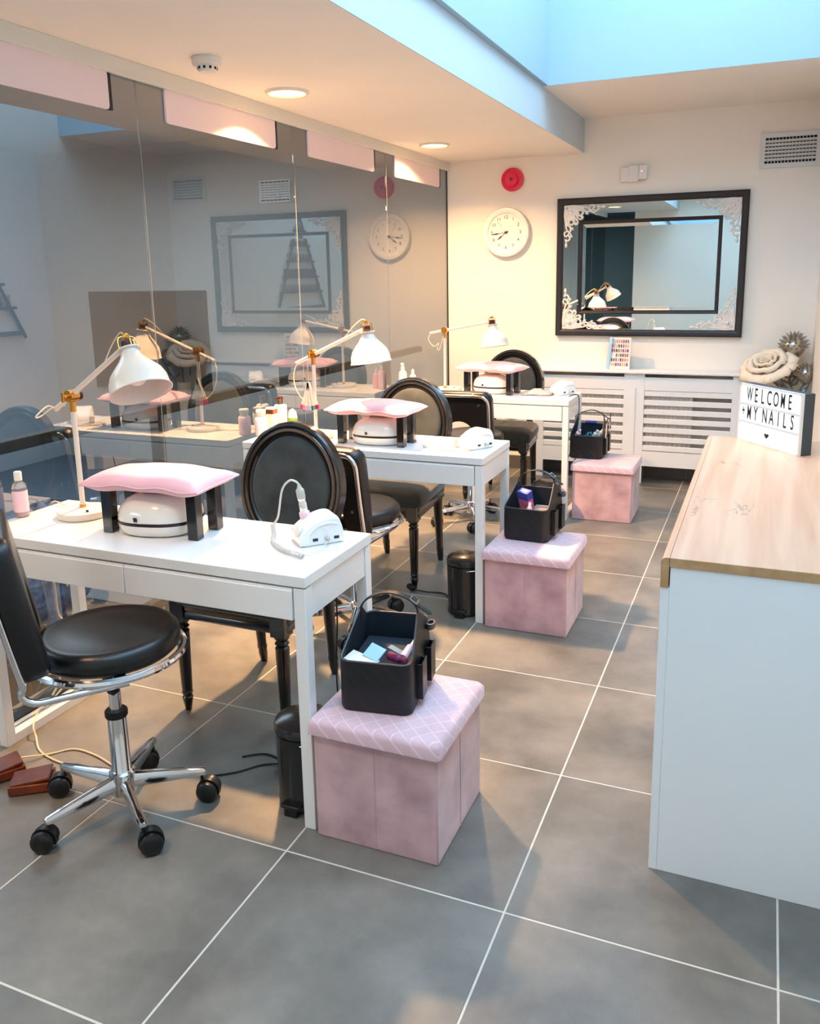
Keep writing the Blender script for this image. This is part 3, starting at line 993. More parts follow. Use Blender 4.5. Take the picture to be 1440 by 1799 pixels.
def thistle(loc, base, r, label):
    t = thing('silver_thistle', label, 'flower', loc)
    MB().lathe([(0.0005, -0.9 * r), (0.45 * r, -0.75 * r), (0.85 * r, -0.2 * r), (0.98 * r, 0.25 * r), (0.86 * r, 0.55 * r), (0.6 * r, 0.85 * r), (0.3 * r, 1.05 * r), (0.0005, 1.15 * r)], 20).build('head', 'silver', t)
    m = MB()
    for row, (rr, z, n, L, up) in enumerate(((0.93, 0.1, 14, 0.30, 0.2), (0.98, 0.3, 14, 0.34, 0.4), (0.86, 0.55, 13, 0.38, 0.6), (0.66, 0.8, 11, 0.42, 0.8), (0.42, 1.0, 9, 0.42, 1.1), (0.2, 1.12, 6, 0.42, 1.8))):
        for k in range(n):
            a = 2 * PI * (k + 0.5 * (row % 2)) / n
            d = Vector((math.cos(a), math.sin(a), up)).normalized()
            p = Vector((rr * r * math.cos(a), rr * r * math.sin(a), z * r))
            m.tube([p - d * 0.1 * r, p + d * L * r * 0.5, p + d * L * r], [0.11 * r, 0.08 * r, 0.004 * r], 5)
    m.build('spiky_bracts', 'silver', t, kind='stuff')
    b = Vector(base) - Vector(loc)
    MB().tube(catmull([(0, 0, -0.8 * r), (b.x * 0.2, b.y * 0.2, b.z * 0.4), b], 5), 0.1 * r, 8).build('stem', 'silver_leaf', t)
    for q in (0.42, 0.55):
        c = b * q
        for s in (-1, 1):
            P = [Vector((c.x, c.y, c.z)), Vector((c.x + s * 0.05, c.y - 0.01, c.z + 0.05)), Vector((c.x + s * 0.085, c.y - 0.015, c.z + 0.10))]
            m = MB()
            m.loft([[P[0], P[0], P[0] + Vector((0, 0, 0.002))], [P[1] + Vector((s * 0.012, 0, -0.025)), P[1] + Vector((0, -0.008, 0)), P[1] + Vector((-s * 0.012, 0, 0.025))], [P[2], P[2], P[2] + Vector((0, 0, 0.002))]], closed=False, cap=False)
            o = m.build('leaf', 'silver_leaf', t)
            o.modifiers.new('thick', 'SOLIDIFY').thickness = 0.002
    return t


thistle((0.655, 4.36, 0.965), (0.61, 4.31, 0.5), 0.078, 'taller silver thistle head standing behind the light box')
thistle((0.735, 4.28, 0.80), (0.62, 4.29, 0.5), 0.062, 'shorter silver thistle head at the right behind the light box')

# tree shaped shelf on the right wall (mostly seen in the reflections)
t = thing('tree_shelf', 'tree-shaped wooden wall shelf seen reflected in the glass', 'shelf', (XR - 0.002, 2.27, 1.1))
ax = -0.016
for s in (-1, 1):
    MB().tube([(ax, s * 0.52, 0.0), (ax, 0, 1.04)], 0.014, 4).build('leg', 'brown_wood', t, smooth=0)
MB().box(ax - 0.018, 0, -0.5, 0.5, 0.02, 0.05).build('base_board', 'brown_wood', t, smooth=0)
bot = None
for k, z in enumerate((0.2, 0.36, 0.53, 0.70, 0.86)):
    h = 0.52 * (1 - z / 1.04) + 0.035
    MB().box(ax - 0.018, 0, -h, h, z, z + 0.02).build('shelf_board', 'brown_wood', t, smooth=0)
    MB().box(-0.012, 0, -h + 0.03, h - 0.03, z + 0.02, z + 0.10 * (1 if k < 3 else 0.6)).build('back_board', 'pale_wood' if k % 2 == 0 else 'brown_wood', t, smooth=0)
bt = MB().lathe([(0.011, 0), (0.011, 0.03), (0.006, 0.035), (0.006, 0.06), (0.0005, 0.061)], 8).build('polish_bottle', 'plum')
tag(bt, 'single tiny nail polish bottle at the top of the tree-shaped wall shelf', 'bottle')
bt.location = (XR - 0.02, 2.27, 1.1 + 0.88)
for k, z in enumerate((0.2, 0.36, 0.53, 0.70)):
    h = 0.52 * (1 - z / 1.04) - 0.03
    n = max(2, int(h * 2 / 0.05))
    for i in range(n):
        b = bt.copy()
        b['label'] = 'tiny nail polish bottle on the %s board of the tree-shaped wall shelf' % ('lowest', 'second lowest', 'middle', 'second highest')[k]
        b['group'] = 'polish bottles on the %s shelf board' % ('lowest', 'second lowest', 'middle', 'second highest')[k]
        COL.objects.link(b)
        b.location = (XR - 0.022, 2.27 - h + 2 * h * i / (n - 1), 1.1 + z + 0.02)

t = thing('wall_socket', 'white double socket low on the pale wall, seen in the mirror', 'socket', (-0.66, YF + 0.004, 0.90))
MB().box(-0.073, 0.073, -0.004, 0.006, -0.043, 0.043).build('plate', 'socket', t, bevel=0.002)
for s in (-1, 1):
    MB().box(s * 0.035 - 0.008, s * 0.035 + 0.008, 0.006, 0.009, 0.014, 0.03).build('rocker_switch', 'socket', t, bevel=0.001)

# ------------------------------------------------------------------ desks
def make_desk():
    t = thing('manicure_desk', '', 'desk', (0, 0, 0), 0, 'white manicure desks in a row')
    hw, hd = 0.592, 0.2
    MB().box(-hw, hw, -hd, hd, 0.704, 0.735).build('desktop', 'white', t, bevel=0.0025)
    for s, nm_ in ((-1, 'l'), (1, 'r')):
        xx = s * (hw - 0.0195)
        for q in (-1, 1):
            yy = q * (hd - 0.0195)
            MB().box(xx - 0.0175, xx + 0.0175, yy - 0.0175, yy + 0.0175, 0, 0.700).build('leg', 'white', t, bevel=0.0015)
        MB().box(xx - 0.013, xx + 0.013, -hd + 0.037, hd - 0.037, 0.612, 0.702).build('side_apron', 'white', t, bevel=0.001)
        MB().box(xx - 0.0175, xx + 0.0175, -hd + 0.037, hd - 0.037, 0.0, 0.032).build('floor_rail', 'white', t, bevel=0.0015)
    for s in (-1, 1):
        a, b = (-hw + 0.004, -0.0015) if s < 0 else (0.0015, hw - 0.04)
        d = MB().box(a, b, -hd - 0.003, -hd + 0.015, 0.612, 0.694).build('drawer', 'white', t, bevel=0.0015)
        MB().box(a, b, -hd + 0.000, -hd + 0.010, 0.6945, 0.699).build('finger_lip', 'white_matt', d, smooth=0)
    MB().box(-hw + 0.04, hw - 0.04, -hd + 0.016, hd - 0.02, 0.62, 0.70).build('carcass', 'white_matt', t, smooth=0)
    MB().box(-hw + 0.04, hw - 0.04, hd - 0.02, hd - 0.008, 0.612, 0.702).build('back_apron', 'white', t, smooth=0)
    return t


DC = -1.157
desk = make_desk()
desk.location = (DC, 0.3, 0)
desk['label'] = 'nearest white manicure desk, at the lower left in front'
D2 = dup(desk, (DC, 1.785, 0), 0, 'middle white manicure desk, behind the first velvet chair')
D3 = dup(desk, (DC, 3.425, 0), 0, 'farthest white manicure desk, nearest the radiator cover')
DT = 0.7355

# ------------------------------------------------------------------ storage boxes
def make_box():
    t = thing('storage_ottoman', '', 'ottoman', (0, 0, 0), 0, 'pink velvet storage boxes')
    MB().box(-0.176, 0.176, -0.173, 0.173, 0, 0.318).build('body', 'pink_velvet', t, bevel=0.004, seg=2)
    for x0, x1, y0, y1 in ((-0.0012, 0.0012, -0.1745, -0.172), (0.175, 0.1775, -0.0012, 0.0012)):
        MB().box(x0, x1, y0, y1, 0.002, 0.316).build('seam', 'pink_velvet', t, smooth=0)
    ring = []
    for z, ins, r in ((0.306, 0.0, 0.01), (0.306, 0, 0.012), (0.334, 0, 0.014), (0.345, 0.006, 0.018), (0.350, 0.016, 0.02), (0.352, 0.05, 0.02)):
        ring.append([(x, y, z) for x, y in rrect(0.376 - 2 * ins, 0.372 - 2 * ins, r, 4)])
    MB().loft(ring).build('quilted_lid', 'pink_quilt', t, smooth=60)
    return t


bx1 = make_box()
bx1.location = (-0.378, 0.262, 0)
bx1['label'] = 'nearest pink velvet storage box with quilted lid, beside the front desk'
dup(bx1, (-0.376, 1.738, 0), 0, 'middle pink velvet storage box, beside the second desk')
dup(bx1, (-0.370, 3.455, 0), 0, 'farthest pink velvet storage box, beside the third desk')


# ------------------------------------------------------------------ caddies
def make_caddy():
    t = thing('caddy_bag', '', 'caddy', (0, 0, 0), 0, 'black quilted caddies on the pink boxes')
    W, D, r = 0.2, 0.262, 0.028

    def top(x, y):
        # rim height along the caddy: low at the front, rising to the strap, lower at the back
        f = (y + D / 2) / D
        side = abs(x) > W / 2 - 0.02
        if side:
            if f < 0.62:
                return 0.142 + (0.232 - 0.142) * max(0, (f - 0.05) / 0.57) ** 1.15
            return 0.232 - (0.232 - 0.178) * min(1, (f - 0.62) / 0.3)
        return 0.142 if y < 0 else 0.178
    pts = []
    for sx, sy, a in ((1, 1, 0), (-1, 1, 90), (-1, -1, 180), (1, -1, 270)):
        pts += arc(sx * (W / 2 - r), sy * (D / 2 - r), r, a, a + 90, 5)
        # extra points along the following side
        x, y = pts[-1]
        if a == 0:
            pts += [(x - (W - 2 * r) * k / 3, y) for k in (1, 2)]
        elif a == 90:
            pts += [(x, y - (D - 2 * r) * k / 8) for k in range(1, 8)]
        elif a == 180:
            pts += [(x + (W - 2 * r) * k / 3, y) for k in (1, 2)]
        else:
            pts += [(x, y + (D - 2 * r) * k / 8) for k in range(1, 8)]
    n = len(pts)

    def lean(x, y, z):
        # the sides lean in towards the strap
        k = 1 - 0.16 * max(0, (z - 0.14)) / 0.09
        return (x * (k if abs(x) > 0.05 else k), y, z)
    outer_b = [(x * 0.97, y * 0.97, 0.0) for x, y in pts]
    outer_b2 = [(x, y, 0.01) for x, y in pts]
    outer_m = [(x, y, 0.10) for x, y in pts]
    outer_t = [lean(x, y, top(x, y)) for x, y in pts]
    q = 0.955
    in_t = [lean(x * q, y * q, top(x, y)) for x, y in pts]
    in_m = [(x * q, y * q, 0.10) for x, y in pts]
    in_b = [(x * q, y * q, 0.012) for x, y in pts]
    MB().loft([outer_b, outer_b2, outer_m, outer_t, in_t], cap=False).add(outer_b, [tuple(range(n))]).build('body', 'caddy', t, smooth=50)
    MB().loft([[(a * .995, b * .995, c - 0.0005) for a, b, c in in_t], in_m, in_b], cap=False).add(in_b, [tuple(range(n))]).build('lining', 'caddy_in', t, smooth=50)
    MB().tube([((a[0] + b[0]) / 2, (a[1] + b[1]) / 2, a[2] + 0.001) for a, b in zip(outer_t, in_t)], 0.0028, 6, closed=True).build('rim_piping', 'caddy_edge', t)
    # strap
    ya = -D / 2 + 0.62 * D
    hx = W / 2 * 0.84
    arcp = [(-hx, 0.20), (-hx * 0.98, 0.225), (-hx * 0.8, 0.252), (-hx * 0.4, 0.272), (0.0, 0.280), (hx * 0.4, 0.276), (hx * 0.78, 0.262), (hx * 0.98, 0.24), (hx, 0.2)]
    P = catmull([(a, 0, b) for a, b in arcp], 5)
    rings = []
    for i, p in enumerate(P):
        tg = (P[min(i + 1, len(P) - 1)] - P[max(i - 1, 0)]).normalized()
        nn = Vector((-tg.z, 0, tg.x))
        rings.append([(p.x + nn.x * e, ya + s * 0.0105, p.z + nn.z * e) for s, e in ((-1, -0.0018), (1, -0.0018), (1, 0.0018), (-1, 0.0018))])
    MB().loft(rings).build('strap', 'leather', t, bevel=0.0005, seg=1)
    # buckle and strap tip
    bk = MB().at(hx * 0.86, ya, 0.262, ry=R_(38))
    for x0, x1, y0, y1 in ((-0.011, 0.011, -0.0165, -0.0135), (-0.011, 0.011, 0.0135, 0.0165), (-0.0125, -0.0095, -0.0165, 0.0165), (0.0095, 0.0125, -0.0165, 0.0165)):
        bk.box(x0, x1, y0, y1, 0.001, 0.004)
    bk.build('buckle', 'chrome', t, smooth=0)
    tip = MB().at(hx * 1.16, ya, 0.240, ry=R_(32))
    tip.prism([(-0.028, -0.009), (0.02, -0.009), (0.027, -0.005), (0.029, 0), (0.027, 0.005), (0.02, 0.009), (-0.028, 0.009)], -0.0015, 0.0015)
    tip.build('strap_tip', 'leather', t)
    # pockets and ring on the right side
    for yy, w, h in ((-0.045, 0.052, 0.105), (0.062, 0.052, 0.105)):
        m = MB().at(W / 2 - 0.001, yy, 0.022)
        m.box(0.016, 0.019, -w / 2, w / 2, 0, h)
        m.box(0.0, 0.0185, -w / 2, -w / 2 + 0.003, 0, h - 0.004)
        m.box(0.0, 0.0185, w / 2 - 0.003, w / 2, 0, h - 0.004)
        m.box(0.0, 0.0185, -w / 2, w / 2, 0, 0.003)
        m.build('side_pocket', 'leather', t, bevel=0.0012, seg=2)
    MB().at(W / 2 + 0.004, D / 2 - 0.035, 0.165).lathe([(0.021, -0.008), (0.021, 0.008), (0.014, 0.008), (0.014, -0.008)], 20, sx=0.6).build('holder_ring', 'caddy_edge', t)
    return t


cd1 = make_caddy()
CADDY = [(-0.425, 0.290, 0.3525, 9), (-0.412, 1.838, 0.3525, -3), (-0.497, 3.535, 0.3525, 0)]


def place(o, c):
    o.location = c[:3]
    o.rotation_euler = (0, 0, R_(c[3]))


place(cd1, CADDY[0])
cd1['label'] = 'black caddy bag holding a blue card, on the nearest pink box'
for c, lb in ((CADDY[1], 'black caddy bag holding a pink and indigo box, on the middle pink box'), (CADDY[2], 'black caddy bag with brushes in its pocket, on the farthest pink box')):
    place(dup(cd1, label=lb), c)


def in_caddy(k, x, y, z):
    c = CADDY[k]
    a = R_(c[3])
    return (c[0] + x * math.cos(a) - y * math.sin(a), c[1] + x * math.sin(a) + y * math.cos(a), c[2] + z)


# contents of the caddies
def cardbox(name, lab, cat, k, x, y, z, sx, sy, sz, rot, mt, group=None):
    o = MB().cbox(0, 0, 0, sx, sy, sz).build(name, mt, bevel=0.001, seg=1, smooth=0)
    tag(o, lab, cat, group)
    o.location = in_caddy(k, x, y, z)
    o.rotation_euler = [R_(a) for a in rot]
    return o


cardbox('cream_card', 'cream card lying in the front of the nearest caddy', 'card', 0, -0.045, -0.092, 0.132, 0.09, 0.045, 0.004, (10, 6, -12), 'cream_card')
cardbox('blue_card', 'pale blue card standing in the nearest caddy', 'card', 0, -0.015, -0.070, 0.146, 0.05, 0.045, 0.003, (30, 10, -14), 'blue_card')
cardbox('teal_file', 'teal nail file in the nearest caddy, right of the blue card', 'nail file', 0, 0.042, -0.03, 0.135, 0.07, 0.018, 0.005, (8, 8, -18), 'teal')
o = tag(MB().lathe([(0.012, 0), (0.012, 0.045), (0.007, 0.05), (0.007, 0.075), (0.0005, 0.076)], 14).build('polish_bottle', 'plum'), 'plum polish bottle lying in the nearest caddy', 'bottle')
o.location = in_caddy(0, 0.025, -0.060, 0.135)
o.rotation_euler = (R_(80), 0, R_(60))
o = tag(MB().lathe([(0.012, 0), (0.012, 0.045), (0.007, 0.05), (0.007, 0.075), (0.0005, 0.076)], 14).build('polish_bottle', 'pink_label'), 'pale pink polish bottle at the right front of the nearest caddy', 'bottle')
o.location = in_caddy(0, 0.062, -0.060, 0.132)
o.rotation_euler = (R_(75), 0, R_(175))
cardbox('tissue_pack', 'dark tissue pack filling the bottom of the nearest caddy', 'pack', 0, 0, 0, 0.06, 0.17, 0.22, 0.10, (0, 0, CADDY[0][3]), 'caddy_in')

t = thing('product_box', 'pink and indigo product carton standing in the middle caddy', 'box', in_caddy(1, -0.025, -0.03, 0.145))
t.rotation_euler = (R_(18), R_(4), R_(-24))
MB().cbox(0, 0, 0.0, 0.055, 0.035, 0.12).build('carton', 'magenta', t, bevel=0.001, seg=1, smooth=0)
MB().cbox(0, 0, 0.0425, 0.0562, 0.0362, 0.036).build('printed_top', 'indigo', t, smooth=0, label='indigo top band')
MB().cbox(0, 0, 0.0612, 0.034, 0.018, 0.0012).build('white_label', 'plastic_white', t, smooth=0, label='small white label')
MB().cbox(-0.008, -0.0184, -0.02, 0.024, 0.001, 0.02).build('orange_mark', mat('orange_print', 'f0a030', 0.5), t, smooth=0, label='orange mark')
o = tag(MB().lathe([(0.014, 0), (0.014, 0.04), (0.008, 0.045), (0.008, 0.065), (0.0005, 0.066)], 14).build('polish_bottle', 'pink_liquid'), 'pale polish bottle in the front of the middle caddy', 'bottle')
o.location = in_caddy(1, 0.005, -0.092, 0.10)
o.rotation_euler = (R_(-30), 0, 0)
o = cardbox('clear_tray', 'clear plastic tray behind the carton in the middle caddy', 'tray', 1, 0.035, 0.02, 0.105, 0.09, 0.10, 0.01, (3, 0, -3), 'smoke_plastic')
cardbox('tissue_pack', 'dark pack filling the bottom of the middle caddy', 'pack', 1, 0, 0, 0.042, 0.17, 0.22, 0.06, (0, 0, CADDY[1][3]), 'caddy_in')
cardbox('tissue_pack', 'dark pack filling the bottom of the farthest caddy', 'pack', 2, 0, 0, 0.06, 0.17, 0.22, 0.10, (0, 0, CADDY[2][3]), 'caddy_in')
for k, (x, y, z, mt_, rt, lb) in enumerate(((-0.065, -0.09, 0.12, 'pink_label', (30, 20, 20), 'pink bottle at the left front of the farthest caddy'), (-0.01, -0.05, 0.12, 'teal', (60, 0, 40), 'dark teal bottle in the middle of the farthest caddy'), (0.03, -0.05, 0.11, 'plastic_white', (10, 30, 0), 'white tube leaning in the farthest caddy'), (0.055, -0.03, 0.115, 'cream_card', (0, 35, 10), 'cream tube beside the white one in the farthest caddy'))):
    o = tag(MB().lathe([(0.014, 0), (0.015, 0.04), (0.008, 0.045), (0.008, 0.065), (0.0005, 0.066)], 14).build('small_bottle' if k < 2 else 'squeeze_tube', mt_), lb, 'bottle' if k < 2 else 'tube')
    o.location = in_caddy(2, x, y, z + 0.005)
    o.rotation_euler = [R_(a) for a in rt]
for k, (y, L, tilt, mt_, lb) in enumerate(((-0.06, 0.17, 4, 'plastic_white', 'white brush'), (-0.05, 0.185, -2, 'brass', 'yellow handled brush'), (-0.04, 0.18, 8, 'green', 'olive handled brush'), (-0.032, 0.16, 2, 'plum', 'plum brush'), (0.05, 0.2, 0, 'black', 'black brush'), (0.06, 0.16, 6, 'pink_label', 'pink brush'))):
    t = thing('nail_brush', lb + ' standing in the side pocket of the farthest caddy', 'brush', in_caddy(2, 0.108, y, 0.05))
    t.rotation_euler = (R_(tilt), R_(3), 0)
    MB().lathe([(0.002, 0), (0.0035, L * 0.3), (0.0035, L * 0.8), (0.0025, L)], 8).build('handle', mt_, t)
    MB().lathe([(0.003, L), (0.0035, L + 0.005), (0.0005, L + 0.012)], 8).build('bristle_tip', 'black', t)
MB_ = MB().at(*in_caddy(2, -0.015, 0.125, 0.185)).box(-0.035, 0.035, -0.01, 0.01, -0.006, 0.012)
tag(MB_.build('hair_clip', 'indigo', bevel=0.005), 'dark indigo clip on the back rim of the farthest caddy', 'clip')


# ------------------------------------------------------------------ waste bins
def make_bin():
    t = thing('pedal_bin', '', 'bin', (0, 0, 0), 0, 'black pedal bins beside the desks')
    MB().lathe([(0.078, 0), (0.082, 0.004), (0.082, 0.018), (0.080, 0.022), (0.084, 0.22), (0.0845, 0.226), (0.081, 0.228)], 36).build('body', 'bin', t)
    MB().lathe([(0.083, 0.229), (0.0865, 0.231), (0.0865, 0.248), (0.083, 0.256), (0.06, 0.266), (0.03, 0.2705), (0.0005, 0.272)], 36).build('lid', 'bin', t)
    MB().at(0, -0.088, 0.030, rx=R_(-8)).prism(rrect(0.062, 0.034, 0.008, 3), -0.005, 0.005).build('pedal', 'black', t, bevel=0.002)
    MB().box(-0.02, 0.02, -0.1, -0.07, 0.0, 0.026).build('pedal_arm', 'black', t, bevel=0.002)
    P = [(0.0865 * math.cos(a), 0.0865 * math.sin(a), 0.215) for a in [R_(d) for d in range(-70, 61, 8)]]
    MB().tube(P, 0.0015, 5).build('handle_wire', 'steel', t)
    return t


b1 = make_bin()
b1.location = (-0.662, 0.225, 0)
b1['label'] = 'black pedal bin behind the front leg of the nearest desk'
dup(b1, (-0.683, 1.70, 0), 0, 'black pedal bin behind the leg of the middle desk')
dup(b1, (-0.665, 3.12, 0), 0, 'black pedal bin in front of the farthest desk, behind the middle caddy')


# ------------------------------------------------------------------ velvet chairs
def make_velvet_chair():
    t = thing('oval_back_chair', '', 'chair', (0, 0, 0), 0, 'black oval-back velvet chairs')
    # turned legs
    prof = [(0.011, 0), (0.013, 0.012), (0.016, 0.03), (0.018, 0.04), (0.0195, 0.05), (0.0165, 0.055), (0.0175, 0.062), (0.0200, 0.070), (0.0175, 0.076), (0.0190, 0.09), (0.0235, 0.27), (0.0235, 0.30), (0.018, 0.306), (0.0245, 0.316), (0.018, 0.325), (0.026, 0.335), (0.026, 0.345)]
    for x in (-0.2, 0.2):
        m = MB().at(x, -0.205, 0)
        m.lathe(prof, 16).box(-0.027, 0.027, -0.027, 0.027, 0.343, 0.412)
        m.build('leg', 'black_gloss', t, smooth=35)
    for x in (-0.158, 0.158):
        m = MB()
        pr = [(0.013, 0), (0.018, 0.04), (0.0165, 0.05), (0.0200, 0.065), (0.0175, 0.08), (0.024, 0.30), (0.026, 0.345), (0.026, 0.41)]
        rings = []
        for r, z in pr:
            off = 0.035 * (1 - z / 0.41) ** 1.5
            rings.append([(x + r * math.cos(2 * PI * j / 12), 0.185 + off + r * math.sin(2 * PI * j / 12), z) for j in range(12)])
        m.loft(rings)
        m.build('leg', 'black_gloss', t, smooth=35)
    # seat rail, front wider than back
    def trap(wf, wb, d, r=0.03):
        P = []
        for (cx, cy, a) in ((wb / 2, d / 2, 0), (-wb / 2, d / 2, 90), (-wf / 2, -d / 2, 180), (wf / 2, -d / 2, 270)):
            sx, sy = math.copysign(1, cx), math.copysign(1, cy)
            P += arc(cx - sx * r, cy - sy * r, r, a, a + 90, 4)
        return P
    MB().loft([[(x, y, z) for x, y in trap(0.465 - i, 0.38 - i, 0.455 - i)] for z, i in ((0.352, 0.01), (0.358, 0.0), (0.372, 0), (0.378, 0.006), (0.385, 0.0), (0.405, 0.0))]).build('seat_rail', 'black_gloss', t, smooth=35)
    MB().loft([[(x, y, z) for x, y in trap(0.465 + i, 0.38 + i, 0.455 + i, 0.045)] for z, i in ((0.400, 0.0), (0.41, 0.012), (0.445, 0.014), (0.465, -0.01), (0.478, -0.06), (0.484, -0.16), (0.486, -0.3))]).build('seat', 'velvet', t, smooth=60)
    # oval back, tilted a little
    tilt = R_(9)
    M4 = Matrix.Translation((0, 0.232, 0.722)) @ Matrix.Rotation(-tilt, 4, 'X')
    RXo, RZo = 0.219, 0.246
    prof = [(0.0, 0.020), (-0.004, -0.016), (-0.010, -0.022), (-0.018, -0.022), (-0.022, -0.017), (-0.028, -0.024), (-0.038, -0.022), (-0.042, -0.014), (-0.046, -0.018), (-0.053, -0.010), (-0.053, 0.020)]
    n = 56
    rings = []
    for j in range(n):
        a = 2 * PI * j / n
        rings.append([M4 @ Vector(((RXo + o) * math.cos(a), y, (RZo + o) * math.sin(a))) for o, y in prof])
    MB().loft(rings, loop=True).build('oval_frame', 'black_gloss', t, smooth=30)
    rings = []
    for f, y in ((0.99, 0.0), (0.97, -0.010), (0.88, -0.018), (0.7, -0.022), (0.4, -0.025), (0.01, -0.026)):
        rings.append([M4 @ Vector(((RXo - 0.05) * f * math.cos(2 * PI * j / 40), y, (RZo - 0.05) * f * math.sin(2 * PI * j / 40))) for j in range(40)])
    MB().loft(rings).build('back_pad', 'velvet', t, smooth=70)
    rings = []
    for f, y in ((0.99, 0.0), (0.99, 0.018), (0.9, 0.024), (0.01, 0.026)):
        rings.append([M4 @ Vector(((RXo - 0.05) * f * math.cos(2 * PI * j / 40), y, (RZo - 0.05) * f * math.sin(2 * PI * j / 40))) for j in range(40)])
    MB().loft(rings).build('back_panel', 'velvet', t, smooth=70)
    for s in (-1, 1):
        P = catmull([(s * 0.155, 0.195, 0.39), (s * 0.145, 0.2, 0.44), (s * 0.125, 0.205, 0.49), (s * 0.11, 0.204, 0.525)], 4)
        MB().tube(P, [0.021] * 8 + [0.018] * (len(P) - 8), 10).build('back_post', 'black_gloss', t)
    return t


vc = make_velvet_chair()
vc.location = (-1.112, 0.728, 0)
vc['label'] = 'nearest black oval-back velvet chair, behind the front desk'
dup(vc, (-1.198, 2.085, 0), R_(-2), 'middle black oval-back velvet chair, behind the second desk')
dup(vc, (-1.115, 3.72, 0), 0, 'farthest black oval-back velvet chair, near the radiator cover')


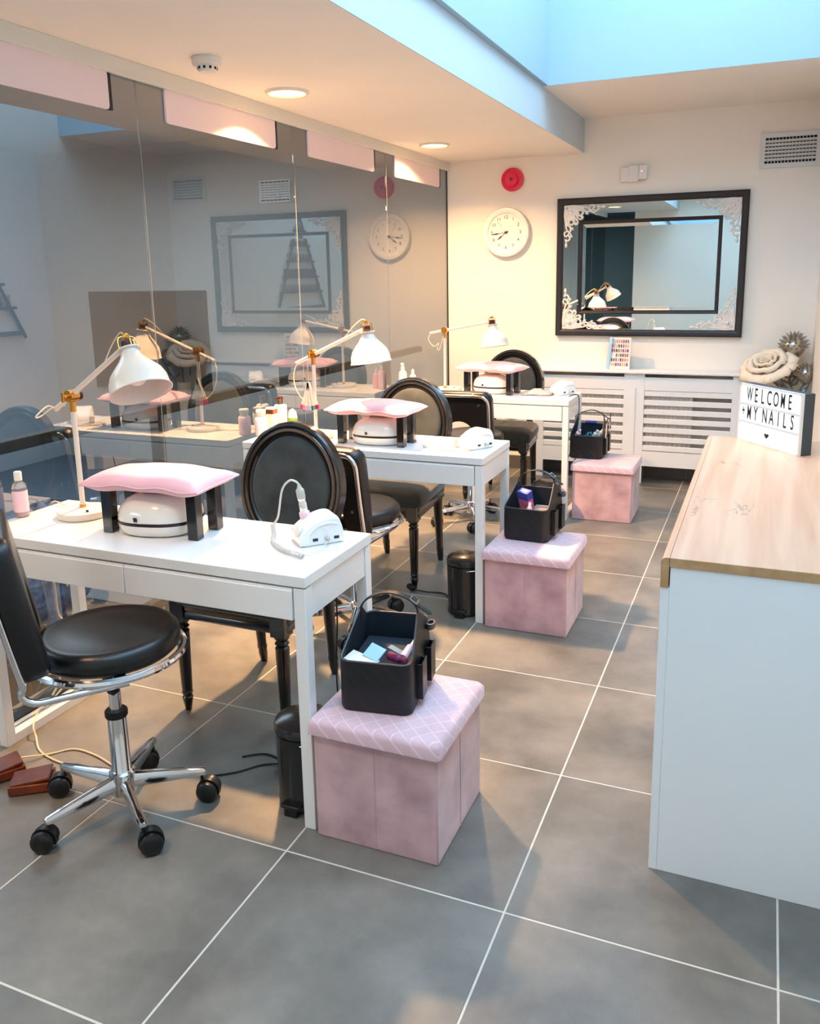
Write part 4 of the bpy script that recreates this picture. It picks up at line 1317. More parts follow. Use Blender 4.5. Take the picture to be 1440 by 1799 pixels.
# ------------------------------------------------------------------ swivel stools with backrest
def make_stool(drop=0.0):
    t = thing('swivel_stool', '', 'stool', (0, 0, 0), 0, 'black swivel stools with chrome star bases')
    MB().lathe([(0.13, 0.492), (0.175, 0.495), (0.188, 0.508), (0.191, 0.525), (0.189, 0.543), (0.178, 0.555), (0.163, 0.559), (0.155, 0.557), (0.115, 0.563), (0.06, 0.565), (0.0005, 0.566)], 48).build('seat', 'leather', t, smooth=60)
    P = [(0.197 * math.cos(2 * PI * i / 40), 0.197 * math.sin(2 * PI * i / 40), 0.490) for i in range(40)]
    MB().tube(P, 0.011, 8, closed=True).build('seat_ring', 'chrome', t)
    m = MB()
    for a in (0, 90):
        m.at(rz=R_(a)).box(-0.192, 0.192, -0.015, 0.015, 0.478, 0.491)
    m.at().build('seat_cross', 'steel', t)
    # back frame: a bent chrome tube from below the seat, up and round the pad
    hw = 0.178
    B = Matrix.Translation((-0.212, 0, 0.548 - drop)) @ Matrix.Rotation(R_(-10), 4, 'Y')
    up = [(-0.02, hw, -0.02), (-0.02, hw, 0.05), (-0.02, hw, 0.2), (-0.02, hw, 0.29), (-0.02, hw - 0.014, 0.322), (-0.02, hw - 0.05, 0.336), (-0.02, 0, 0.337)]
    pts = [Vector((0.02, hw, 0.472)), Vector((-0.14, hw, 0.470)), Vector((-0.205, hw, 0.472)), Vector((-0.232, hw, 0.498))] + [B @ Vector(q) for q in up]
    full = pts + [Vector((q.x, -q.y, q.z)) for q in reversed(pts[:-1])]
    MB().tube(catmull(full, 5), 0.0095, 10).build('back_frame', 'chrome', t)
    # pad: rounded, with an arch cut out of its lower edge
    ol = []
    ol += arc(0.145, 0.30, 0.05, 0, 90, 6) + arc(-0.145, 0.30, 0.05, 90, 180, 6)
    ol += [(-0.195, 0.15)] + [(-0.19, 0.06)] + arc(-0.145, 0.01, 0.04, 190, 300, 5) + [(-0.100, 0.01)] + [(-0.085, 0.05)]
    ol += [(0.088 * math.cos(R_(a)), 0.09 + 0.09 * math.sin(R_(a))) for a in range(170, 9, -16)]
    ol += [(0.085, 0.05), (0.100, 0.01)] + arc(0.145, 0.01, 0.04, -120, -10, 5) + [(0.19, 0.06), (0.195, 0.15)]
    cx0, cz0 = 0, 0.17

    def ring(x, ins):
        out = []
        k = len(ol)
        for i in range(k):
            p0, p1, p2 = Vector((*ol[i - 1], 0)), Vector((*ol[i], 0)), Vector((*ol[(i + 1) % k], 0))
            tg = (p2 - p0).normalized()
            nn = Vector((-tg.y, tg.x, 0))
            q = p1 + nn * ins
            out.append(B @ Vector((x, q.x, q.y)))
        return out
    m = MB()
    m.loft([ring(-0.012, 0.004), ring(-0.006, 0.0), ring(0.035, 0.0), ring(0.048, 0.007), ring(0.053, 0.018)])
    o = m.build('backrest', 'leather', t, smooth=50)
    for yy, zz in ((0.12, 0.28), (-0.12, 0.28), (0.135, 0.1), (-0.135, 0.1)):
        MB().lathe([(0.007, 0), (0.006, 0.003), (0.0005, 0.004)], 8).build('screw', 'chrome', t)
        sc = COL.objects[-1]
        sc.matrix_local = B @ Matrix.Translation((-0.012, yy, zz)) @ Matrix.Rotation(-PI / 2, 4, 'Y')
    # column
    MB().lathe([(0.017, 0.28), (0.017, 0.48)], 20).build('piston', 'chrome', t)
    MB().lathe([(0.034, 0.06), (0.036, 0.075), (0.036, 0.125), (0.031, 0.13), (0.027, 0.135), (0.026, 0.30), (0.0255, 0.302)], 28).build('column', 'chrome', t)
    MB().lathe([(0.030, 0.296), (0.0315, 0.300), (0.0315, 0.312), (0.028, 0.316), (0.018, 0.316)], 24).build('collar', 'black', t)
    MB().at(0.0, -0.02, 0.455, rx=R_(14), rz=R_(-60)).box(-0.014, 0.014, -0.035, -0.01, -0.075, 0.0).box(-0.009, 0.009, -0.02, 0.01, -0.02, 0.015).build('height_lever', 'black', t, bevel=0.004)
    for k in range(5):
        a = R_(130 + 72 * k)
        M4 = Matrix.Rotation(a, 4, 'Z')
        m = MB()
        m.m = M4
        L = 0.218
        # tapering arm, rounded top
        rings = []
        for f, hw_, zt, zb in ((0.0, 0.016, 0.118, 0.078), (0.3, 0.015, 0.113, 0.078), (0.7, 0.0125, 0.104, 0.078), (0.97, 0.0105, 0.097, 0.079), (1.0, 0.007, 0.094, 0.082)):
            x = 0.028 + f * (L - 0.028 + 0.012)
            h = zt - zb
            rings.append([(x, -hw_, zb), (x, hw_, zb), (x, hw_, zb + h * 0.6), (x, hw_ * 0.6, zt - h * 0.08), (x, 0, zt), (x, -hw_ * 0.6, zt - h * 0.08), (x, -hw_, zb + h * 0.6)])
        m.loft(rings)
        arm = m.build('base_arm', 'chrome', t, smooth=35)
        # castor: hood, two wheels, stem
        sw = a + R_((35, -50, 80, -20, 120)[k])
        cm = Matrix.Translation((L * math.cos(a), L * math.sin(a), 0)) @ Matrix.Rotation(sw, 4, 'Z')
        c = MB()
        c.m = cm
        c.lathe([(0.005, 0.05), (0.005, 0.084)], 8)
        hd = []
        for yy in (-0.0085, 0.0085):
            hd.append([(0.018 + 0.0345 * math.cos(R_(d)), yy, 0.030 + 0.0345 * math.sin(R_(d))) for d in range(-20, 201, 20)])
        c.loft(hd)
        ca = c.build('castor', 'black', arm, smooth=35)
        for s in (-1, 1):
            wl_ = MB()
            wl_.m = cm @ Matrix.Translation((0.018, s * 0.019, 0.0305)) @ Matrix.Rotation(-s * PI / 2, 4, 'X')
            wl_.lathe([(0.022, -0.009), (0.0295, -0.007), (0.0305, -0.002), (0.0300, 0.006), (0.024, 0.0105), (0.014, 0.012), (0.0005, 0.0125)], 24)
            wl_.build('wheel', 'black', arm, smooth=35)
    return t


st = make_stool()
st.location = (-1.125, -0.015, 0)
st.rotation_euler = (0, 0, R_(50))
st['label'] = 'nearest black swivel stool on a chrome star base, in front of the nearest desk'
s2, s3 = make_stool(0.045), make_stool(0.06)
for q, lc, ag, lb in ((s2, (-1.055, 1.36, 0), R_(86), 'middle black swivel stool, partly behind the nearest oval-back chair'),
                      (s3, (-1.10, 3.02, 0), R_(92), 'farthest black swivel stool, partly behind the middle oval-back chair')):
    q.location = lc
    q.rotation_euler = (0, 0, ag)
    q['label'] = lb


# ------------------------------------------------------------------ arm rests, UV lamps
def make_rest():
    t = thing('hand_rest', '', 'hand rest', (0, 0, 0), 0, 'pink cushioned hand rests')
    for x in (-0.15, 0.15):
        for y in (-0.055, 0.055):
            MB().cbox(x, y, 0.07, 0.034, 0.034, 0.14).build('leg', 'black_gloss', t, bevel=0.002)
    nx, ny = 24, 12
    top, bot = [], []
    rnd = random.Random(5)
    for side, out in ((1, top), (-1, bot)):
        for j in range(ny + 1):
            for i in range(nx + 1):
                u, v = i / nx * 2 - 1, j / ny * 2 - 1
                ex = 1 - 0.06 * (1 - abs(v)) * 0 - 0.05 * (1 - v * v) * (abs(u) ** 6)
                ey = 1 - 0.10 * (1 - u * u) * (abs(v) ** 6)
                x = 0.205 * u * ex
                y = 0.118 * v * ey
                prof = (1 - abs(u) ** 6) ** 0.55 * (1 - abs(v) ** 4.5) ** 0.55
                z = 0.160 + side * (0.003 + (0.032 if side > 0 else 0.019) * prof)
                z += side * 0.003 * math.sin(5 * u + 2 * v) * prof - 0.004 * (u * u) - 0.0035 * math.cos(9 * u) * (abs(v) ** 3)
                out.append((x, y, z))
    N = nx + 1
    m = MB()
    fs = [(j * N + i, j * N + i + 1, (j + 1) * N + i + 1, (j + 1) * N + i) for j in range(ny) for i in range(nx)]
    off = len(top)
    fs2 = [tuple(off + q for q in reversed(f)) for f in fs]
    side = []
    edge = [(i) for i in range(N)] + [j * N + nx for j in range(1, ny + 1)] + [ny * N + i for i in range(nx - 1, -1, -1)] + [j * N for j in range(ny - 1, 0, -1)]
    for a, b in zip(edge, edge[1:] + edge[:1]):
        side.append((a, off + a, off + b, b))
    m.add(top + bot, fs + fs2 + side)
    cu = m.build('cushion', 'cushion', t, smooth=80)
    P = [Vector(top[a]) * 0.5 + Vector(bot[a]) * 0.5 for a in edge]
    MB().tube(P, 0.0022, 5, closed=True).build('seam_piping', 'cushion', cu)
    return t


hr = make_rest()
hr.location = (-1.185, 0.318, DT)
hr.rotation_euler = (0, 0, R_(4))
hr['label'] = 'pink cushioned hand rest on the nearest desk'
dup(hr, (-1.130, 1.755, DT), R_(-1), 'pink cushioned hand rest on the middle desk, below the lamp shade')
dup(hr, (-1.108, 3.45, DT), R_(-10), 'pink cushioned hand rest on the farthest desk')


def make_uv():
    t = thing('nail_curing_lamp', '', 'nail lamp', (0, 0, 0), 0, 'white dome nail lamps')

    def sq(r, n=36):
        # rounded D outline
        P = []
        for j in range(n):
            a = 2 * PI * j / n
            c, s = math.cos(a), math.sin(a)
            k = (abs(c) ** 2.5 + abs(s) ** 2.5) ** (-1 / 2.5)
            P.append((0.128 * r * c * k, 0.105 * r * s * k))
        return P
    MB().loft([[(x, y, z) for x, y in sq(r)] for r, z in ((0.86, 0.002), (0.93, 0.008), (0.985, 0.022), (1.0, 0.036))]).build('base', 'pearl', t, smooth=60)
    MB().loft([[(x, y, z) for x, y in sq(r)] for r, z in ((1.0, 0.0362), (1.003, 0.038), (1.003, 0.044), (1.0, 0.0458))]).build('dark_band', 'switch', t, smooth=60, label='dark band between base and dome')
    MB().loft([[(x, y, z) for x, y in sq(r)] for r, z in ((0.995, 0.046), (0.985, 0.058), (0.95, 0.074), (0.88, 0.090), (0.76, 0.104), (0.6, 0.114), (0.4, 0.12), (0.01, 0.122))]).build('dome', 'pearl', t, smooth=70)
    MB().at(-0.03, -0.1055, 0.058, rx=R_(12)).cbox(0, 0, 0, 0.011, 0.003, 0.013).build('sensor_window', 'black', t, smooth=0)
    MB().at(0, 0.0, 0.121).prism(rrect(0.09, 0.06, 0.01, 3), -0.003, 0.0022).build('top_display', 'pedal', t, smooth=0, label='amber tinted display on top')
    return t


uv = make_uv()
uv.location = (-1.196, 0.325, DT)
uv.rotation_euler = (0, 0, R_(12))
uv['label'] = 'white dome nail lamp under the hand rest on the nearest desk'
dup(uv, (-1.120, 1.775, DT), R_(4), 'white dome nail lamp under the hand rest on the middle desk')
dup(uv, (-1.105, 3.47, DT), R_(-6), 'white dome nail lamp under the hand rest on the farthest desk')


# ------------------------------------------------------------------ drills
def make_drill():
    t = thing('nail_drill', '', 'nail drill', (0, 0, 0), 0, 'white nail drill machines')
    # long axis = +x local (front at -x), side profile swept in y
    prof = [(-0.066, 0.004), (-0.068, 0.02), (-0.062, 0.038), (-0.045, 0.055), (-0.015, 0.072), (0.02, 0.082), (0.045, 0.080), (0.056, 0.066), (0.064, 0.035), (0.066, 0.004)]
    cp = catmull([(a, 0, b) for a, b in prof], 4)
    rings = []
    for y, k in ((-0.048, 0.86), (-0.047, 0.93), (-0.042, 0.985), (-0.034, 1.0), (0.034, 1.0), (0.042, 0.985), (0.047, 0.93), (0.048, 0.86)):
        rings.append([(p.x * (0.96 + 0.04 * k), y, 0.004 + (p.z - 0.004) * k) for p in cp])
    MB().loft(rings).build('housing', 'drill', t, smooth=50)
    MB().at(0, 0, 0.0).prism(rrect(0.128, 0.09, 0.02, 4), 0.0, 0.006).build('base', 'drill', t, bevel=0.001)
    # raised arch on each side
    for s in (-1, 1):
        P = catmull([(-0.045, s * 0.048, 0.012), (-0.04, s * 0.0485, 0.035), (-0.015, s * 0.0485, 0.056), (0.02, s * 0.0485, 0.063), (0.045, s * 0.048, 0.058)], 5)
        MB().tube(P, 0.003, 6).build('side_ridge', 'drill', t)
    MB().at(-0.060, -0.022, 0.043, ry=R_(-62)).lathe([(0.017, 0), (0.0165, 0.007), (0.014, 0.010), (0.0005, 0.0105)], 24).build('speed_knob', 'plastic_white', t)
    for x in (-0.022, 0.042):
        MB().cbox(x, -0.0482, 0.018, 0.015, 0.003, 0.008).build('rocker_switch', 'switch', t, smooth=0)
    MB().at(0.012, -0.048, 0.019, rx=PI / 2).lathe([(0.007, 0), (0.0065, 0.012), (0.004, 0.014), (0.003, 0.022)], 14).build('jack_plug', 'grey_rubber', t)
    MB().at(0.012, -0.0488, 0.046, rx=PI / 2).prism([(-0.012, 0.004), (-0.006, 0.009), (0.006, 0.009), (0.012, 0.004), (0.004, -0.002), (0.003, -0.007), (-0.003, -0.007), (-0.004, -0.002)], -0.001, 0.001).build('emblem', 'drill', t)
    return t


dr = make_drill()
dr.location = (-0.683, 0.385, DT)
dr.rotation_euler = (0, 0, R_(47))
dr['label'] = 'white nail drill on the nearest desk, its handpiece standing up'
d2 = dup(dr, (-0.665, 1.795, DT), R_(58), 'white nail drill on the middle desk, its cord coiled flat')
d3 = dup(dr, (-0.665, 3.50, DT), R_(52), 'white nail drill on the farthest desk beside a clear bag')


def loc_of(o, p):
    a = o.rotation_euler[2]
    return Vector((o.location.x + p[0] * math.cos(a) - p[1] * math.sin(a), o.location.y + p[0] * math.sin(a) + p[1] * math.cos(a), o.location.z + p[2]))


# upright handpiece with its curly lead (nearest desk)
t = thing('drill_handpiece', 'upright drill handpiece with curly white lead on the nearest desk', 'handpiece', (-0.726, 0.392, DT))
hp0 = Vector((0.0, 0.0, 0.066))
hdir = Vector((-0.16, -0.02, 1)).normalized()
M4 = Matrix.Translation(hp0) @ hdir.to_track_quat('Z', 'Y').to_matrix().to_4x4()
m = MB(); m.m = M4
m.lathe([(0.014, -0.010), (0.0155, 0.0), (0.0155, 0.014), (0.0135, 0.016)], 20).build('socket_collar', 'pink_label', t)
m = MB(); m.m = M4
m.lathe([(0.009, 0.012), (0.0115, 0.018), (0.0118, 0.042), (0.0105, 0.044), (0.0105, 0.05), (0.0118, 0.052), (0.012, 0.056)], 20).build('barrel', 'handpiece', t)
m = MB(); m.m = M4
m.lathe([(0.0115, 0.056), (0.0125, 0.06), (0.0125, 0.080), (0.0105, 0.084), (0.008, 0.086), (0.0045, 0.098)], 20).build('grip', 'grey_rubber', t)
tipw = M4 @ Vector((0, 0, 0.096))
base = Vector(t.location)
def L(x, y, z):
    return Vector((x, y, z)) - base
A = [tipw, tipw + Vector((-0.008, -0.002, 0.010)), tipw + Vector((-0.028, -0.006, 0.012)), tipw + Vector((-0.052, -0.01, -0.018)), L(-0.805, 0.37, 0.80), L(-0.822, 0.366, 0.775)]
MB().tube(catmull(A, 6), 0.0032, 7).build('lead', 'cord_white', t)
B_ = [L(-0.822, 0.366, 0.775), L(-0.81, 0.35, 0.752), L(-0.79, 0.315, 0.745), L(-0.75, 0.275, 0.744), L(-0.70, 0.245, 0.744), L(-0.64, 0.225, 0.744)]
MB().tube(coil(B_, 0.0058, 46, 10), 0.0019, 5).build('curly_lead', 'cord_white', t)
jk = loc_of(dr, (0.012, -0.072, 0.018)) - base
MB().tube(catmull([B_[-1], B_[-1] + Vector((0.02, 0.02, 0.002)), jk + Vector((-0.005, -0.01, -0.006)), jk], 5), 0.0016, 6).build('jack_lead', 'cord_white', t)

# coiled leads on the middle desk
t = thing('drill_lead', 'curly white drill lead lying coiled on the middle desk', 'cable', (-0.78, 1.72, DT))
P = [(-0.085, 0.02, 0.007), (-0.10, 0.0, 0.007), (-0.07, -0.015, 0.007), (-0.04, -0.012, 0.007)]
MB().tube(coil(P, 0.0062, 12, 10), 0.0018, 5).build('curly_loop', 'cord_white', t)
P = [(-0.03, -0.012, 0.007), (0.0, -0.035, 0.007), (0.05, -0.045, 0.007), (0.09, -0.025, 0.007), (0.115, -0.002, 0.007)]
MB().tube(coil(P, 0.0062, 26, 10), 0.0018, 5).build('curly_lead', 'cord_white', t)
MB().tube(catmull([(-0.085, 0.02, 0.004), (-0.03, 0.06, 0.003), (0.02, 0.075, 0.003), (0.06, 0.075, 0.012)], 6), 0.0017, 6).build('thin_lead', 'cord_white', t)
t = thing('handpiece_cradle', 'small clear handpiece cradle beside the middle nail drill', 'holder', (-0.745, 1.775, DT), R_(20))
MB().box(-0.013, 0.013, -0.012, 0.012, 0, 0.034).build('block', 'smoke_plastic', t, bevel=0.003)
MB().at(0, 0, 0.034).lathe([(0.01, 0), (0.01, 0.006), (0.006, 0.006)], 14).build('collar', 'pink_label', t)

# clear bag on farthest desk
t = thing('clear_bag', 'crumpled clear plastic bag beside the farthest nail drill', 'bag', (-0.80, 3.42, DT))
rnd = random.Random(11)
m = MB()
rings = []
for i in range(9):
    u = i / 8
    row = []
    for j in range(10):
        v = j / 9
        row.append((-0.10 + 0.19 * u, -0.04 + 0.09 * v, 0.003 + 0.03 * math.sin(PI * v) * math.sin(PI * u * 0.9 + 0.15) + rnd.uniform(0, 0.012)))
    rings.append(row)
m.loft(rings, closed=False, cap=False)
o = m.build('film', mat('cloudy_film', 'dcdcdc', 0.12, trans=0.55), t, smooth=30)
o.modifiers.new('thick', 'SOLIDIFY').thickness = 0.0015


# ------------------------------------------------------------------ desk lamps
def make_lamp(base, joint, tail, ring, rim, label, coil_pts, cable=None):
    """all positions in world metres; shade axis runs ring -> rim"""
    b = Vector(base)
    t = thing('desk_lamp', label, 'lamp', base, 0, 'cream desk lamps with brass joints')
    J, T, G, Q = [Vector(p) - b for p in (joint, tail, ring, rim)]
    MB().lathe([(0.078, 0), (0.083, 0.002), (0.0835, 0.018), (0.081, 0.022), (0.03, 0.025), (0.0005, 0.0255)], 40).build('base', 'lamp_white', t)
    MB().at(0.045, -0.03, 0.0245).lathe([(0.0045, 0), (0.004, 0.005), (0.0005, 0.006)], 10).build('switch', 'switch', t)
    px = Vector((J.x, J.y, 0))
    MB().tube([px + Vector((0, 0, 0.022)), px + Vector((0, 0, 0.034))], 0.011, 14).build('lower_collar', 'brass', t)
    MB().tube([px + Vector((0, 0, 0.034)), Vector((J.x, J.y, J.z - 0.05))], 0.0085, 14).build('pole', 'lamp_white', t)
    MB().tube([Vector((J.x, J.y, J.z - 0.05)), Vector((J.x, J.y, J.z - 0.018))], 0.0105, 14).build('upper_collar', 'brass', t)
    ad = (G - T).normalized()
    side = ad.cross(Vector((0, 0, 1))).normalized()
    MB().tube([J - side * 0.016, J + side * 0.016], 0.020, 18).build('joint', 'brass', t)
    MB().tube([J - side * 0.017, J - side * 0.030], 0.018, 18).build('joint_cap', 'dark_red', t)
    kn = MB().tube([J + side * 0.016, J + side * 0.034], 0.008, 12)
    kn.tube([J + side * 0.034 - Vector((0, 0, 0.016)), J + side * 0.034 + Vector((0, 0, 0.016))], 0.0055, 8)
    kn.build('wing_nut', 'brass', t)
    sd = (Q - G).normalized()
    tip = G + Vector((0, 0, 0.018))
    e = T + (tip - T) * 0.985
    MB().tube([T, T + (e - T) * 0.5, e], 0.0085, 12).build('arm', 'lamp_white', t)
    # shade, built along +z then turned on to the axis (z=0 at ring)
    MA = Matrix.Translation(G) @ sd.to_track_quat('Z', 'Y').to_matrix().to_4x4()
    h = (Q - G).length
    pr = [(0.026, 0.0), (0.0265, 0.008), (0.031, 0.022), (0.042, 0.040), (0.060, 0.060), (0.078, 0.082), (0.087, 0.105), (0.090, h - 0.006), (0.0945, h - 0.002), (0.094, h)]
    inn = [(r - 0.0018, z) for r, z in reversed(pr)]
    m = MB(); m.m = MA
    m.lathe(pr + inn, 44, cap=False)
    sh_ = m.build('shade', 'lamp_white', t, smooth=50)
    m = MB(); m.m = MA
    m.lathe([(0.026, -0.001), (0.0345, -0.001), (0.0345, 0.003), (0.026, 0.004)], 30).build('ring', 'brass' if False else 'lamp_white', sh_)
    m = MB(); m.m = MA
    m.lathe([(0.013, -0.03), (0.018, -0.026), (0.0185, 0.0), (0.012, 0.01), (0.012, 0.05)], 20).build('socket', 'dark_red', sh_)
    m = MB(); m.m = MA
    m.lathe([(0.012, 0.05), (0.022, 0.066), (0.030, 0.085), (0.028, 0.102), (0.016, 0.114), (0.0005, 0.118)], 24).build('bulb', 'plastic_white', sh_)
    m = MB(); m.m = MA
    for s in (-1, 1):
        m.tube(catmull([(s * 0.029, 0, 0.0), (s * 0.028, 0, -0.025), (s * 0.022, 0, -0.040), (s * 0.006, 0, -0.044)], 4), 0.0022, 6)
        m.tube(catmull([(0, s * 0.029, 0.0), (0, s * 0.028, -0.025), (0, s * 0.022, -0.040), (0, s * 0.006, -0.044)], 4), 0.0022, 6)
    m.lathe([(0.008, -0.052), (0.01, -0.046), (0.008, -0.038)], 12)
    m.build('cage', 'brass', sh_)
    # cable from the top of the cage to the arm and a slack loop at the tail
    c0 = MA @ Vector((0, 0, -0.048))
    am = T + (e - T) * 0.68
    MB().tube(catmull([c0, c0 + Vector((-0.02, 0, 0.006)), (c0 + am) * 0.5 + Vector((-0.01, 0, 0.012)), am], 5), 0.0022, 6).build('top_cable', 'cord_cream', t)
    MB().tube(catmull([Vector(p) - b for p in coil_pts], 6), 0.0024, 6).build('cable_loop', 'cord_cream', t)
    if cable:
        MB().tube(catmull([Vector(p) - b for p in cable], 6), 0.0025, 6).build('mains_cable', 'cord_cream', t)
    return t


make_lamp((-1.545, 0.362, DT), (-1.556, 0.372, 1.130), (-1.640, 0.382, 1.081), (-1.282, 0.343, 1.286), (-1.220, 0.310, 1.162),
          'nearest cream desk lamp with tilted shade, at the left of the front desk',
          [(-1.640, 0.38, 1.085), (-1.62, 0.33, 1.10), (-1.60, 0.27, 1.085), (-1.60, 0.26, 1.075), (-1.615, 0.30, 1.075), (-1.60, 0.33, 1.095), (-1.575, 0.36, 1.10)],
          [(-1.625, 0.39, DT + 0.004), (-1.68, 0.42, DT + 0.004), (-1.74, 0.43, DT + 0.012), (-1.77, 0.44, DT - 0.02), (-1.77, 0.45, 0.6), (-1.765, 0.47, 0.42)])
make_lamp((-1.465, 1.787, DT), (-1.462, 1.784, 1.134), (-1.557, 1.792, 1.087), (-1.163, 1.752, 1.241), (-1.146, 1.752, 1.103),
          'middle cream desk lamp with a nail tip fan hanging from its joint',
          [(-1.556, 1.792, 1.085), (-1.57, 1.785, 1.04), (-1.565, 1.78, 0.98), (-1.53, 1.78, 0.92), (-1.475, 1.782, 0.885), (-1.466, 1.784, 0.87)],
          [(-1.54, 1.80, DT + 0.004), (-1.62, 1.81, DT + 0.004), (-1.70, 1.82, DT + 0.004), (-1.77, 1.83, DT + 0.004), (-1.775, 1.83, 0.6)])
make_lamp((-1.405, 3.465, DT), (-1.420, 3.430, 1.132), (-1.515, 3.415, 1.112), (-1.110, 3.458, 1.167), (-1.092, 3.448, 1.029),
          'farthest cream desk lamp with level arm, near the clock wall',
          [(-1.515, 3.415, 1.108), (-1.52, 3.40, 1.07), (-1.48, 3.39, 1.03), (-1.45, 3.40, 1.05), (-1.46, 3.40, 1.015), (-1.45, 3.41, 1.01), (-1.425, 3.42, 1.09), (-1.42, 3.43, 1.11)])

# nail tip fan hanging on the middle lamp
t = thing('nail_tip_fan', 'fan of clear nail tips with painted ends hanging from the middle lamp', 'nail tips', (-1.478, 1.755, 1.115))
MB().tube([(0, 0.0, 0), (0.002, 0, -0.12)], 0.0012, 6).build('string', 'cord_white', t)
tipc = [SW[i] for i in (10, 11, 8, 14, 7, 14, 13, 14, 13, 14, 13, 10)]
MT['tip'] = mat('tip_plastic', 'f2ecdc', 0.35)
for i in range(13):
    a = R_(-22 + i * 3.6)
    yy = -0.004 * (i % 3)
    Lt = 0.112
    o = MB().at(0.002, yy, -0.112, ry=-a * -1 if False else a).box(-0.0045, 0.0045, -0.001, 0.001, -Lt, 0).build('nail_tip', 'tip', t, smooth=0)
    MT['_s'] = tipc[i % 12]
    MB().at(0.002, yy, -0.112, ry=a).box(-0.005, 0.005, -0.0016, 0.0016, -Lt - 0.02, -Lt).build('painted_end', '_s', o, smooth=0)

# ------------------------------------------------------------------ bottles on the desks
t = thing('lotion_bottle', 'clear bottle with pink label at the left end of the nearest desk', 'bottle', (-1.735, 0.285, DT))
MB().lathe([(0.020, 0), (0.023, 0.003), (0.0235, 0.095), (0.021, 0.108), (0.012, 0.118), (0.0115, 0.124)], 28).build('body', 'clear', t)
MB().lathe([(0.0238, 0.018), (0.0239, 0.088), (0.0236, 0.0885)], 28, cap=False).build('pink_label', 'pink_label', t)
MB().lathe([(0.0125, 0.122), (0.0125, 0.148), (0.011, 0.151), (0.0005, 0.151)], 20).build('cap', 'plastic_white', t)
MB().lathe([(0.0195, 0.004), (0.0205, 0.03), (0.0005, 0.031)], 20).build('liquid', 'pink_liquid', t)
text_obj('nail', 0.012, 0.0002, 'black_ink', 'print', t, Matrix.Translation((0.006, -0.0237, 0.062)) @ RX) if False else None

t = thing('pink_bottle', 'squat pink bottle with white flip cap on the middle desk', 'bottle', (-1.742, 1.745, DT))
MB().lathe([(0.027, 0), (0.030, 0.003), (0.030, 0.082), (0.027, 0.090), (0.020, 0.094)], 28).build('body', 'pink_label', t)
MB().lathe([(0.021, 0.093), (0.021, 0.106), (0.024, 0.110), (0.024, 0.124), (0.022, 0.127), (0.0005, 0.127)], 24).build('cap', 'lamp_white', t)

t = thing('pump_bottle', 'tall white bottle with dark red pump on the middle desk', 'bottle', (-1.738, 1.92, DT))
MB().loft([[(x, y, z) for x, y in rrect(0.058 * k, 0.044 * k, 0.012 * k, 4)] for z, k in ((0, 0.96), (0.004, 1), (0.118, 1), (0.125, 0.9), (0.128, 0.5))]).build('body', 'plastic_white', t, smooth=40)
MB().lathe([(0.013, 0.126), (0.013, 0.148), (0.0145, 0.150), (0.0145, 0.165), (0.011, 0.167), (0.0005, 0.167)], 18).build('pump', 'dark_red', t)
MB().at(0.0, -0.008, 0.160).box(-0.005, 0.005, -0.025, 0.0, -0.004, 0.004).build('nozzle', 'dark_red', t, bevel=0.001)
t = thing('green_bottle', 'small oval bottle with green label behind the tall white pump bottle', 'bottle', (-1.685, 1.945, DT))
MB().lathe([(0.018, 0), (0.024, 0.03), (0.026, 0.06), (0.019, 0.09), (0.006, 0.102), (0.0005, 0.104)], 24, sy=0.6).build('body', 'vase', t)
MB().lathe([(0.0268, 0.038), (0.027, 0.058)], 20, cap=False, sy=0.62).build('green_label', 'green', t)
t = thing('carton', 'brown carton behind the squat pink bottle on the middle desk', 'carton', (-1.755, 1.86, DT))
MB().box(-0.022, 0.022, -0.02, 0.02, 0, 0.12).build('body', 'cream_card', t, bevel=0.001, seg=1)
MB().box(-0.0225, 0.0225, -0.0205, 0.0205, 0.09, 0.112).build('band', 'pedal', t, smooth=0)

t = thing('spray_bottle', 'pink spray bottle with white nozzle on the farthest desk', 'bottle', (-1.715, 3.42, DT))
MB().lathe([(0.024, 0), (0.027, 0.003), (0.027, 0.110), (0.02, 0.124), (0.012, 0.130)], 24).build('body', 'pink_label', t)
MB().lathe([(0.012, 0.129), (0.013, 0.145), (0.010, 0.155), (0.009, 0.165)], 16).build('neck', 'plastic_white', t)
MB().at(0, 0, 0.165).box(-0.007, 0.007, -0.018, 0.008, 0, 0.014).build('nozzle', 'plastic_white', t, bevel=0.002)
t = thing('small_spray_bottle', 'smaller pink bottle right of the spray bottle on the farthest desk', 'bottle', (-1.655, 3.45, DT))
MB().lathe([(0.021, 0), (0.023, 0.003), (0.023, 0.085), (0.018, 0.098), (0.01, 0.104)], 24).build('body', 'pink_liquid', t)
MB().lathe([(0.010, 0.103), (0.010, 0.125), (0.007, 0.128), (0.007, 0.136), (0.0005, 0.137)], 16).build('cap', 'plastic_white', t)

# ------------------------------------------------------------------ foot pedals, cords, adapters
def pedal(loc, rz, label):
    t = thing('foot_pedal', label, 'foot pedal', loc, rz, 'red-brown drill foot pedals')
    MB().box(-0.06, 0.06, -0.045, 0.045, 0.004, 0.032).build('casing', 'pedal', t, bevel=0.003)
    MB().at(0, 0, 0.036, ry=R_(-6)).box(-0.055, 0.055, -0.04, 0.04, -0.004, 0.005).build('tread', 'pedal', t, bevel=0.002)
    for x in (-0.045, 0.045):
        for y in (-0.03, 0.03):
            MB().at(x, y, 0).lathe([(0.008, 0), (0.008, 0.005)], 10).build('rubber_foot', 'black', t)
    return t


pedal((-1.465, -0.03, 0), R_(35), 'red-brown foot pedal on the floor at the lower left')
pedal((-1.60, -0.02, 0), R_(60), 'second red-brown foot pedal at the left edge, beside the first')
pedal((-1.58, 2.98, 0), R_(10), 'red-brown foot pedal on the floor behind the middle oval-back chair')


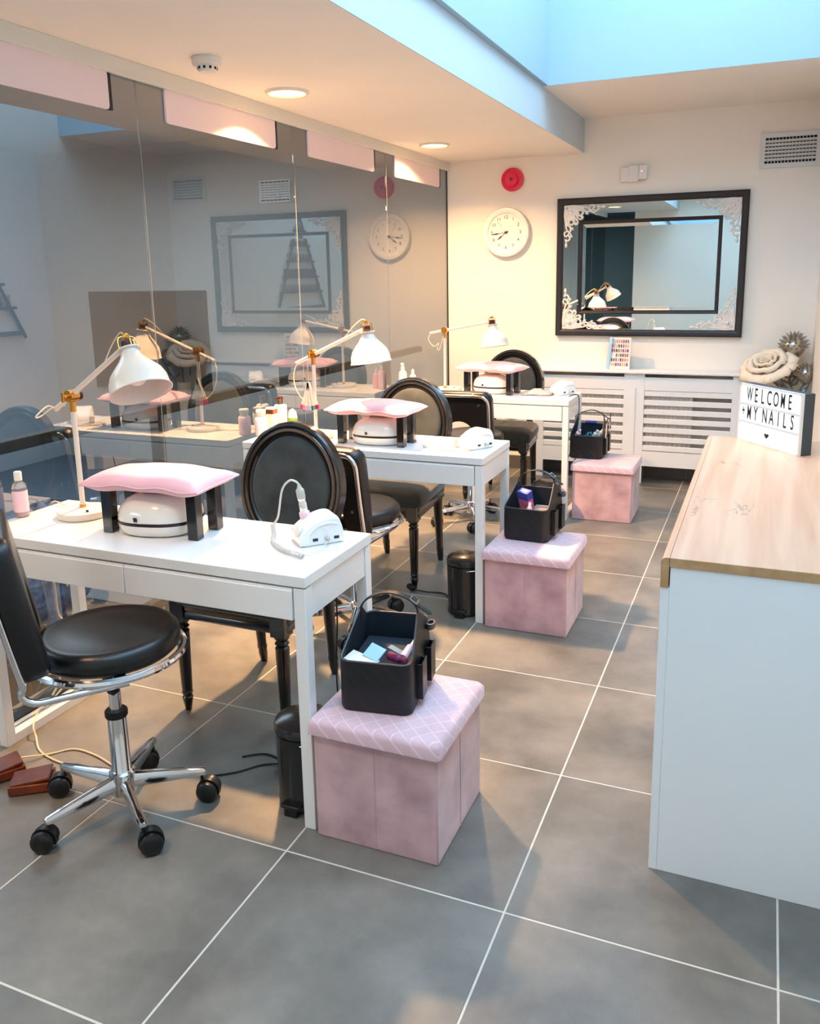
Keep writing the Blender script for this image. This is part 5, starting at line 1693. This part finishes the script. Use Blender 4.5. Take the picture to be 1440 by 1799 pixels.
def cord(name, pts, r, mt_, label, cat='cable'):
    return tag(MB().tube(catmull(pts, 7), r, 6).build(name, mt_), label, cat)


cord('power_cable', [(-1.60, 0.05, 0.02), (-1.55, 0.12, 0.004), (-1.50, 0.17, 0.004), (-1.42, 0.17, 0.004), (-1.34, 0.15, 0.004), (-1.29, 0.13, 0.004), (-1.285, 0.095, 0.004), (-1.33, 0.075, 0.004), (-1.42, 0.09, 0.004), (-1.52, 0.10, 0.004), (-1.60, 0.125, 0.004), (-1.66, 0.17, 0.012), (-1.69, 0.19, 0.036), (-1.745, 0.26, 0.036), (-1.76, 0.33, 0.037), (-1.765, 0.40, 0.06)], 0.003, 'cord_cream', 'cream cord looping over the floor by the red-brown foot pedals')
t = thing('black_power_lead', 'black lead with a silver-pinned plug beside the nearest bin', 'cable', (0, 0, 0))
MB().tube(catmull([(-1.0, 0.20, 0.004), (-0.93, 0.25, 0.004), (-0.88, 0.31, 0.004), (-0.84, 0.33, 0.006), (-0.815, 0.33, 0.012)], 6), 0.003, 6).build('lead', 'cord_black', t)
MB().at(-0.80, 0.318, 0.018, rz=R_(-50)).box(-0.018, 0.018, -0.014, 0.014, -0.012, 0.014).build('plug', 'black', t, bevel=0.005)
for d in (-0.008, 0.008):
    MB().at(-0.79, 0.300, 0.018, rz=R_(-50)).box(0.006, 0.022, d - 0.0025, d + 0.0025, -0.003, 0.003).build('pin', 'chrome', t, smooth=0)
cord('floor_lead', [(-0.96, 0.33, 0.004), (-0.9, 0.37, 0.004), (-0.83, 0.36, 0.004), (-0.75, 0.35, 0.004), (-0.70, 0.36, 0.006)], 0.003, 'cord_black', 'thin black lead curving over the floor behind the nearest bin')
t = thing('loose_plug_lead', 'black lead and plug on the floor left of the middle bin', 'cable', (0, 0, 0))
MB().tube(catmull([(-0.77, 1.745, 0.03), (-0.80, 1.80, 0.006), (-0.85, 1.85, 0.004), (-0.93, 1.84, 0.004), (-0.99, 1.835, 0.01)], 6), 0.003, 6).build('lead', 'cord_black', t)
MB().at(-1.01, 1.835, 0.018, rz=R_(160), ry=R_(-20)).box(-0.02, 0.02, -0.012, 0.012, -0.010, 0.012).build('plug', 'black', t, bevel=0.004)
cord('hanging_lead', [(-0.60, 3.40, 0.738), (-0.578, 3.45, 0.742), (-0.558, 3.47, 0.73), (-0.553, 3.47, 0.65), (-0.565, 3.46, 0.5), (-0.62, 3.44, 0.3), (-0.66, 3.42, 0.15), (-0.72, 3.46, 0.01)], 0.003, 'cord_black', 'black lead hanging down beside the farthest desk')
cord('hanging_lead', [(-0.70, 1.93, 0.60), (-0.72, 1.95, 0.45), (-0.70, 1.97, 0.25), (-0.62, 2.0, 0.10), (-0.60, 2.05, 0.02), (-0.66, 2.12, 0.006)], 0.003, 'cord_black', 'black lead hanging down inside the right end of the middle desk')
cord('hanging_lead', [(-0.66, 0.44, 0.60), (-0.67, 0.46, 0.45), (-0.69, 0.48, 0.28), (-0.70, 0.50, 0.10), (-0.74, 0.52, 0.006)], 0.003, 'cord_black', 'black lead hanging down inside the right end of the nearest desk')
cord('tangled_cord', [(-1.76, 0.20, 0.55), (-1.765, 0.22, 0.4), (-1.755, 0.24, 0.28), (-1.765, 0.235, 0.20)], 0.0022, 'cord_cream', 'thin pale cord hanging behind the left legs of the nearest desk')
cord('tangled_cord', [(-1.768, 0.40, 0.60), (-1.762, 0.41, 0.45), (-1.768, 0.42, 0.33), (-1.75, 0.45, 0.30), (-1.755, 0.48, 0.34)], 0.0035, 'cord_cream', 'thicker pale cord hanging against the glass below the nearest desk')
cord('tangled_cord', [(-1.765, 0.33, 0.20), (-1.755, 0.33, 0.15), (-1.75, 0.37, 0.135), (-1.75, 0.375, 0.10), (-1.755, 0.34, 0.06)], 0.004, 'cord_cream', 'short hooked pale cord low against the glass below the nearest desk')
t = thing('power_adapter', 'black power adapter standing behind the left legs of the nearest desk', 'adapter', (-1.80 - 0.06, 0.30, -0.2), 0)
MB().box(-0.03, 0.03, -0.025, 0.025, 0.0, 0.38).build('body', 'black', t, bevel=0.004)
MB().tube([(0, 0, 0.38), (0.01, 0.0, 0.5), (0.0, 0.02, 0.62)], 0.003, 6).build('lead', 'cord_cream', t)
o = tag(MB().box(-0.12, 0.12, -0.09, 0.09, 0, 0.004).build('paper_sheet', 'paper', smooth=0), 'sheets of paper on the floor behind the glass at lower left', 'paper')
o.location = (-2.10, 0.36, -0.199)
o.rotation_euler = (0, 0, 0.4)
rnd = random.Random(2)
m = MB()
m.ell(0, 0, 0.24, 0.15, 0.26, 0.26, 22, 14)
m.v = [Vector(p) + Vector((rnd.uniform(-1, 1), rnd.uniform(-1, 1), rnd.uniform(-1, 1))) * 0.022 for p in m.v]
o = tag(m.build('plastic_bag', 'bag', smooth=10), 'crumpled blue plastic bag behind the glass below the nearest desk', 'bag')
o.location = (-2.21, 0.78, 0.1)
o = tag(MB().box(-0.15, 0.15, -0.3, 0.3, 0, 0.28).build('storage_crate', 'black_matt', bevel=0.01), 'dark crate under the blue bag behind the glass', 'crate')
o.location = (-2.20, 0.78, -0.2)
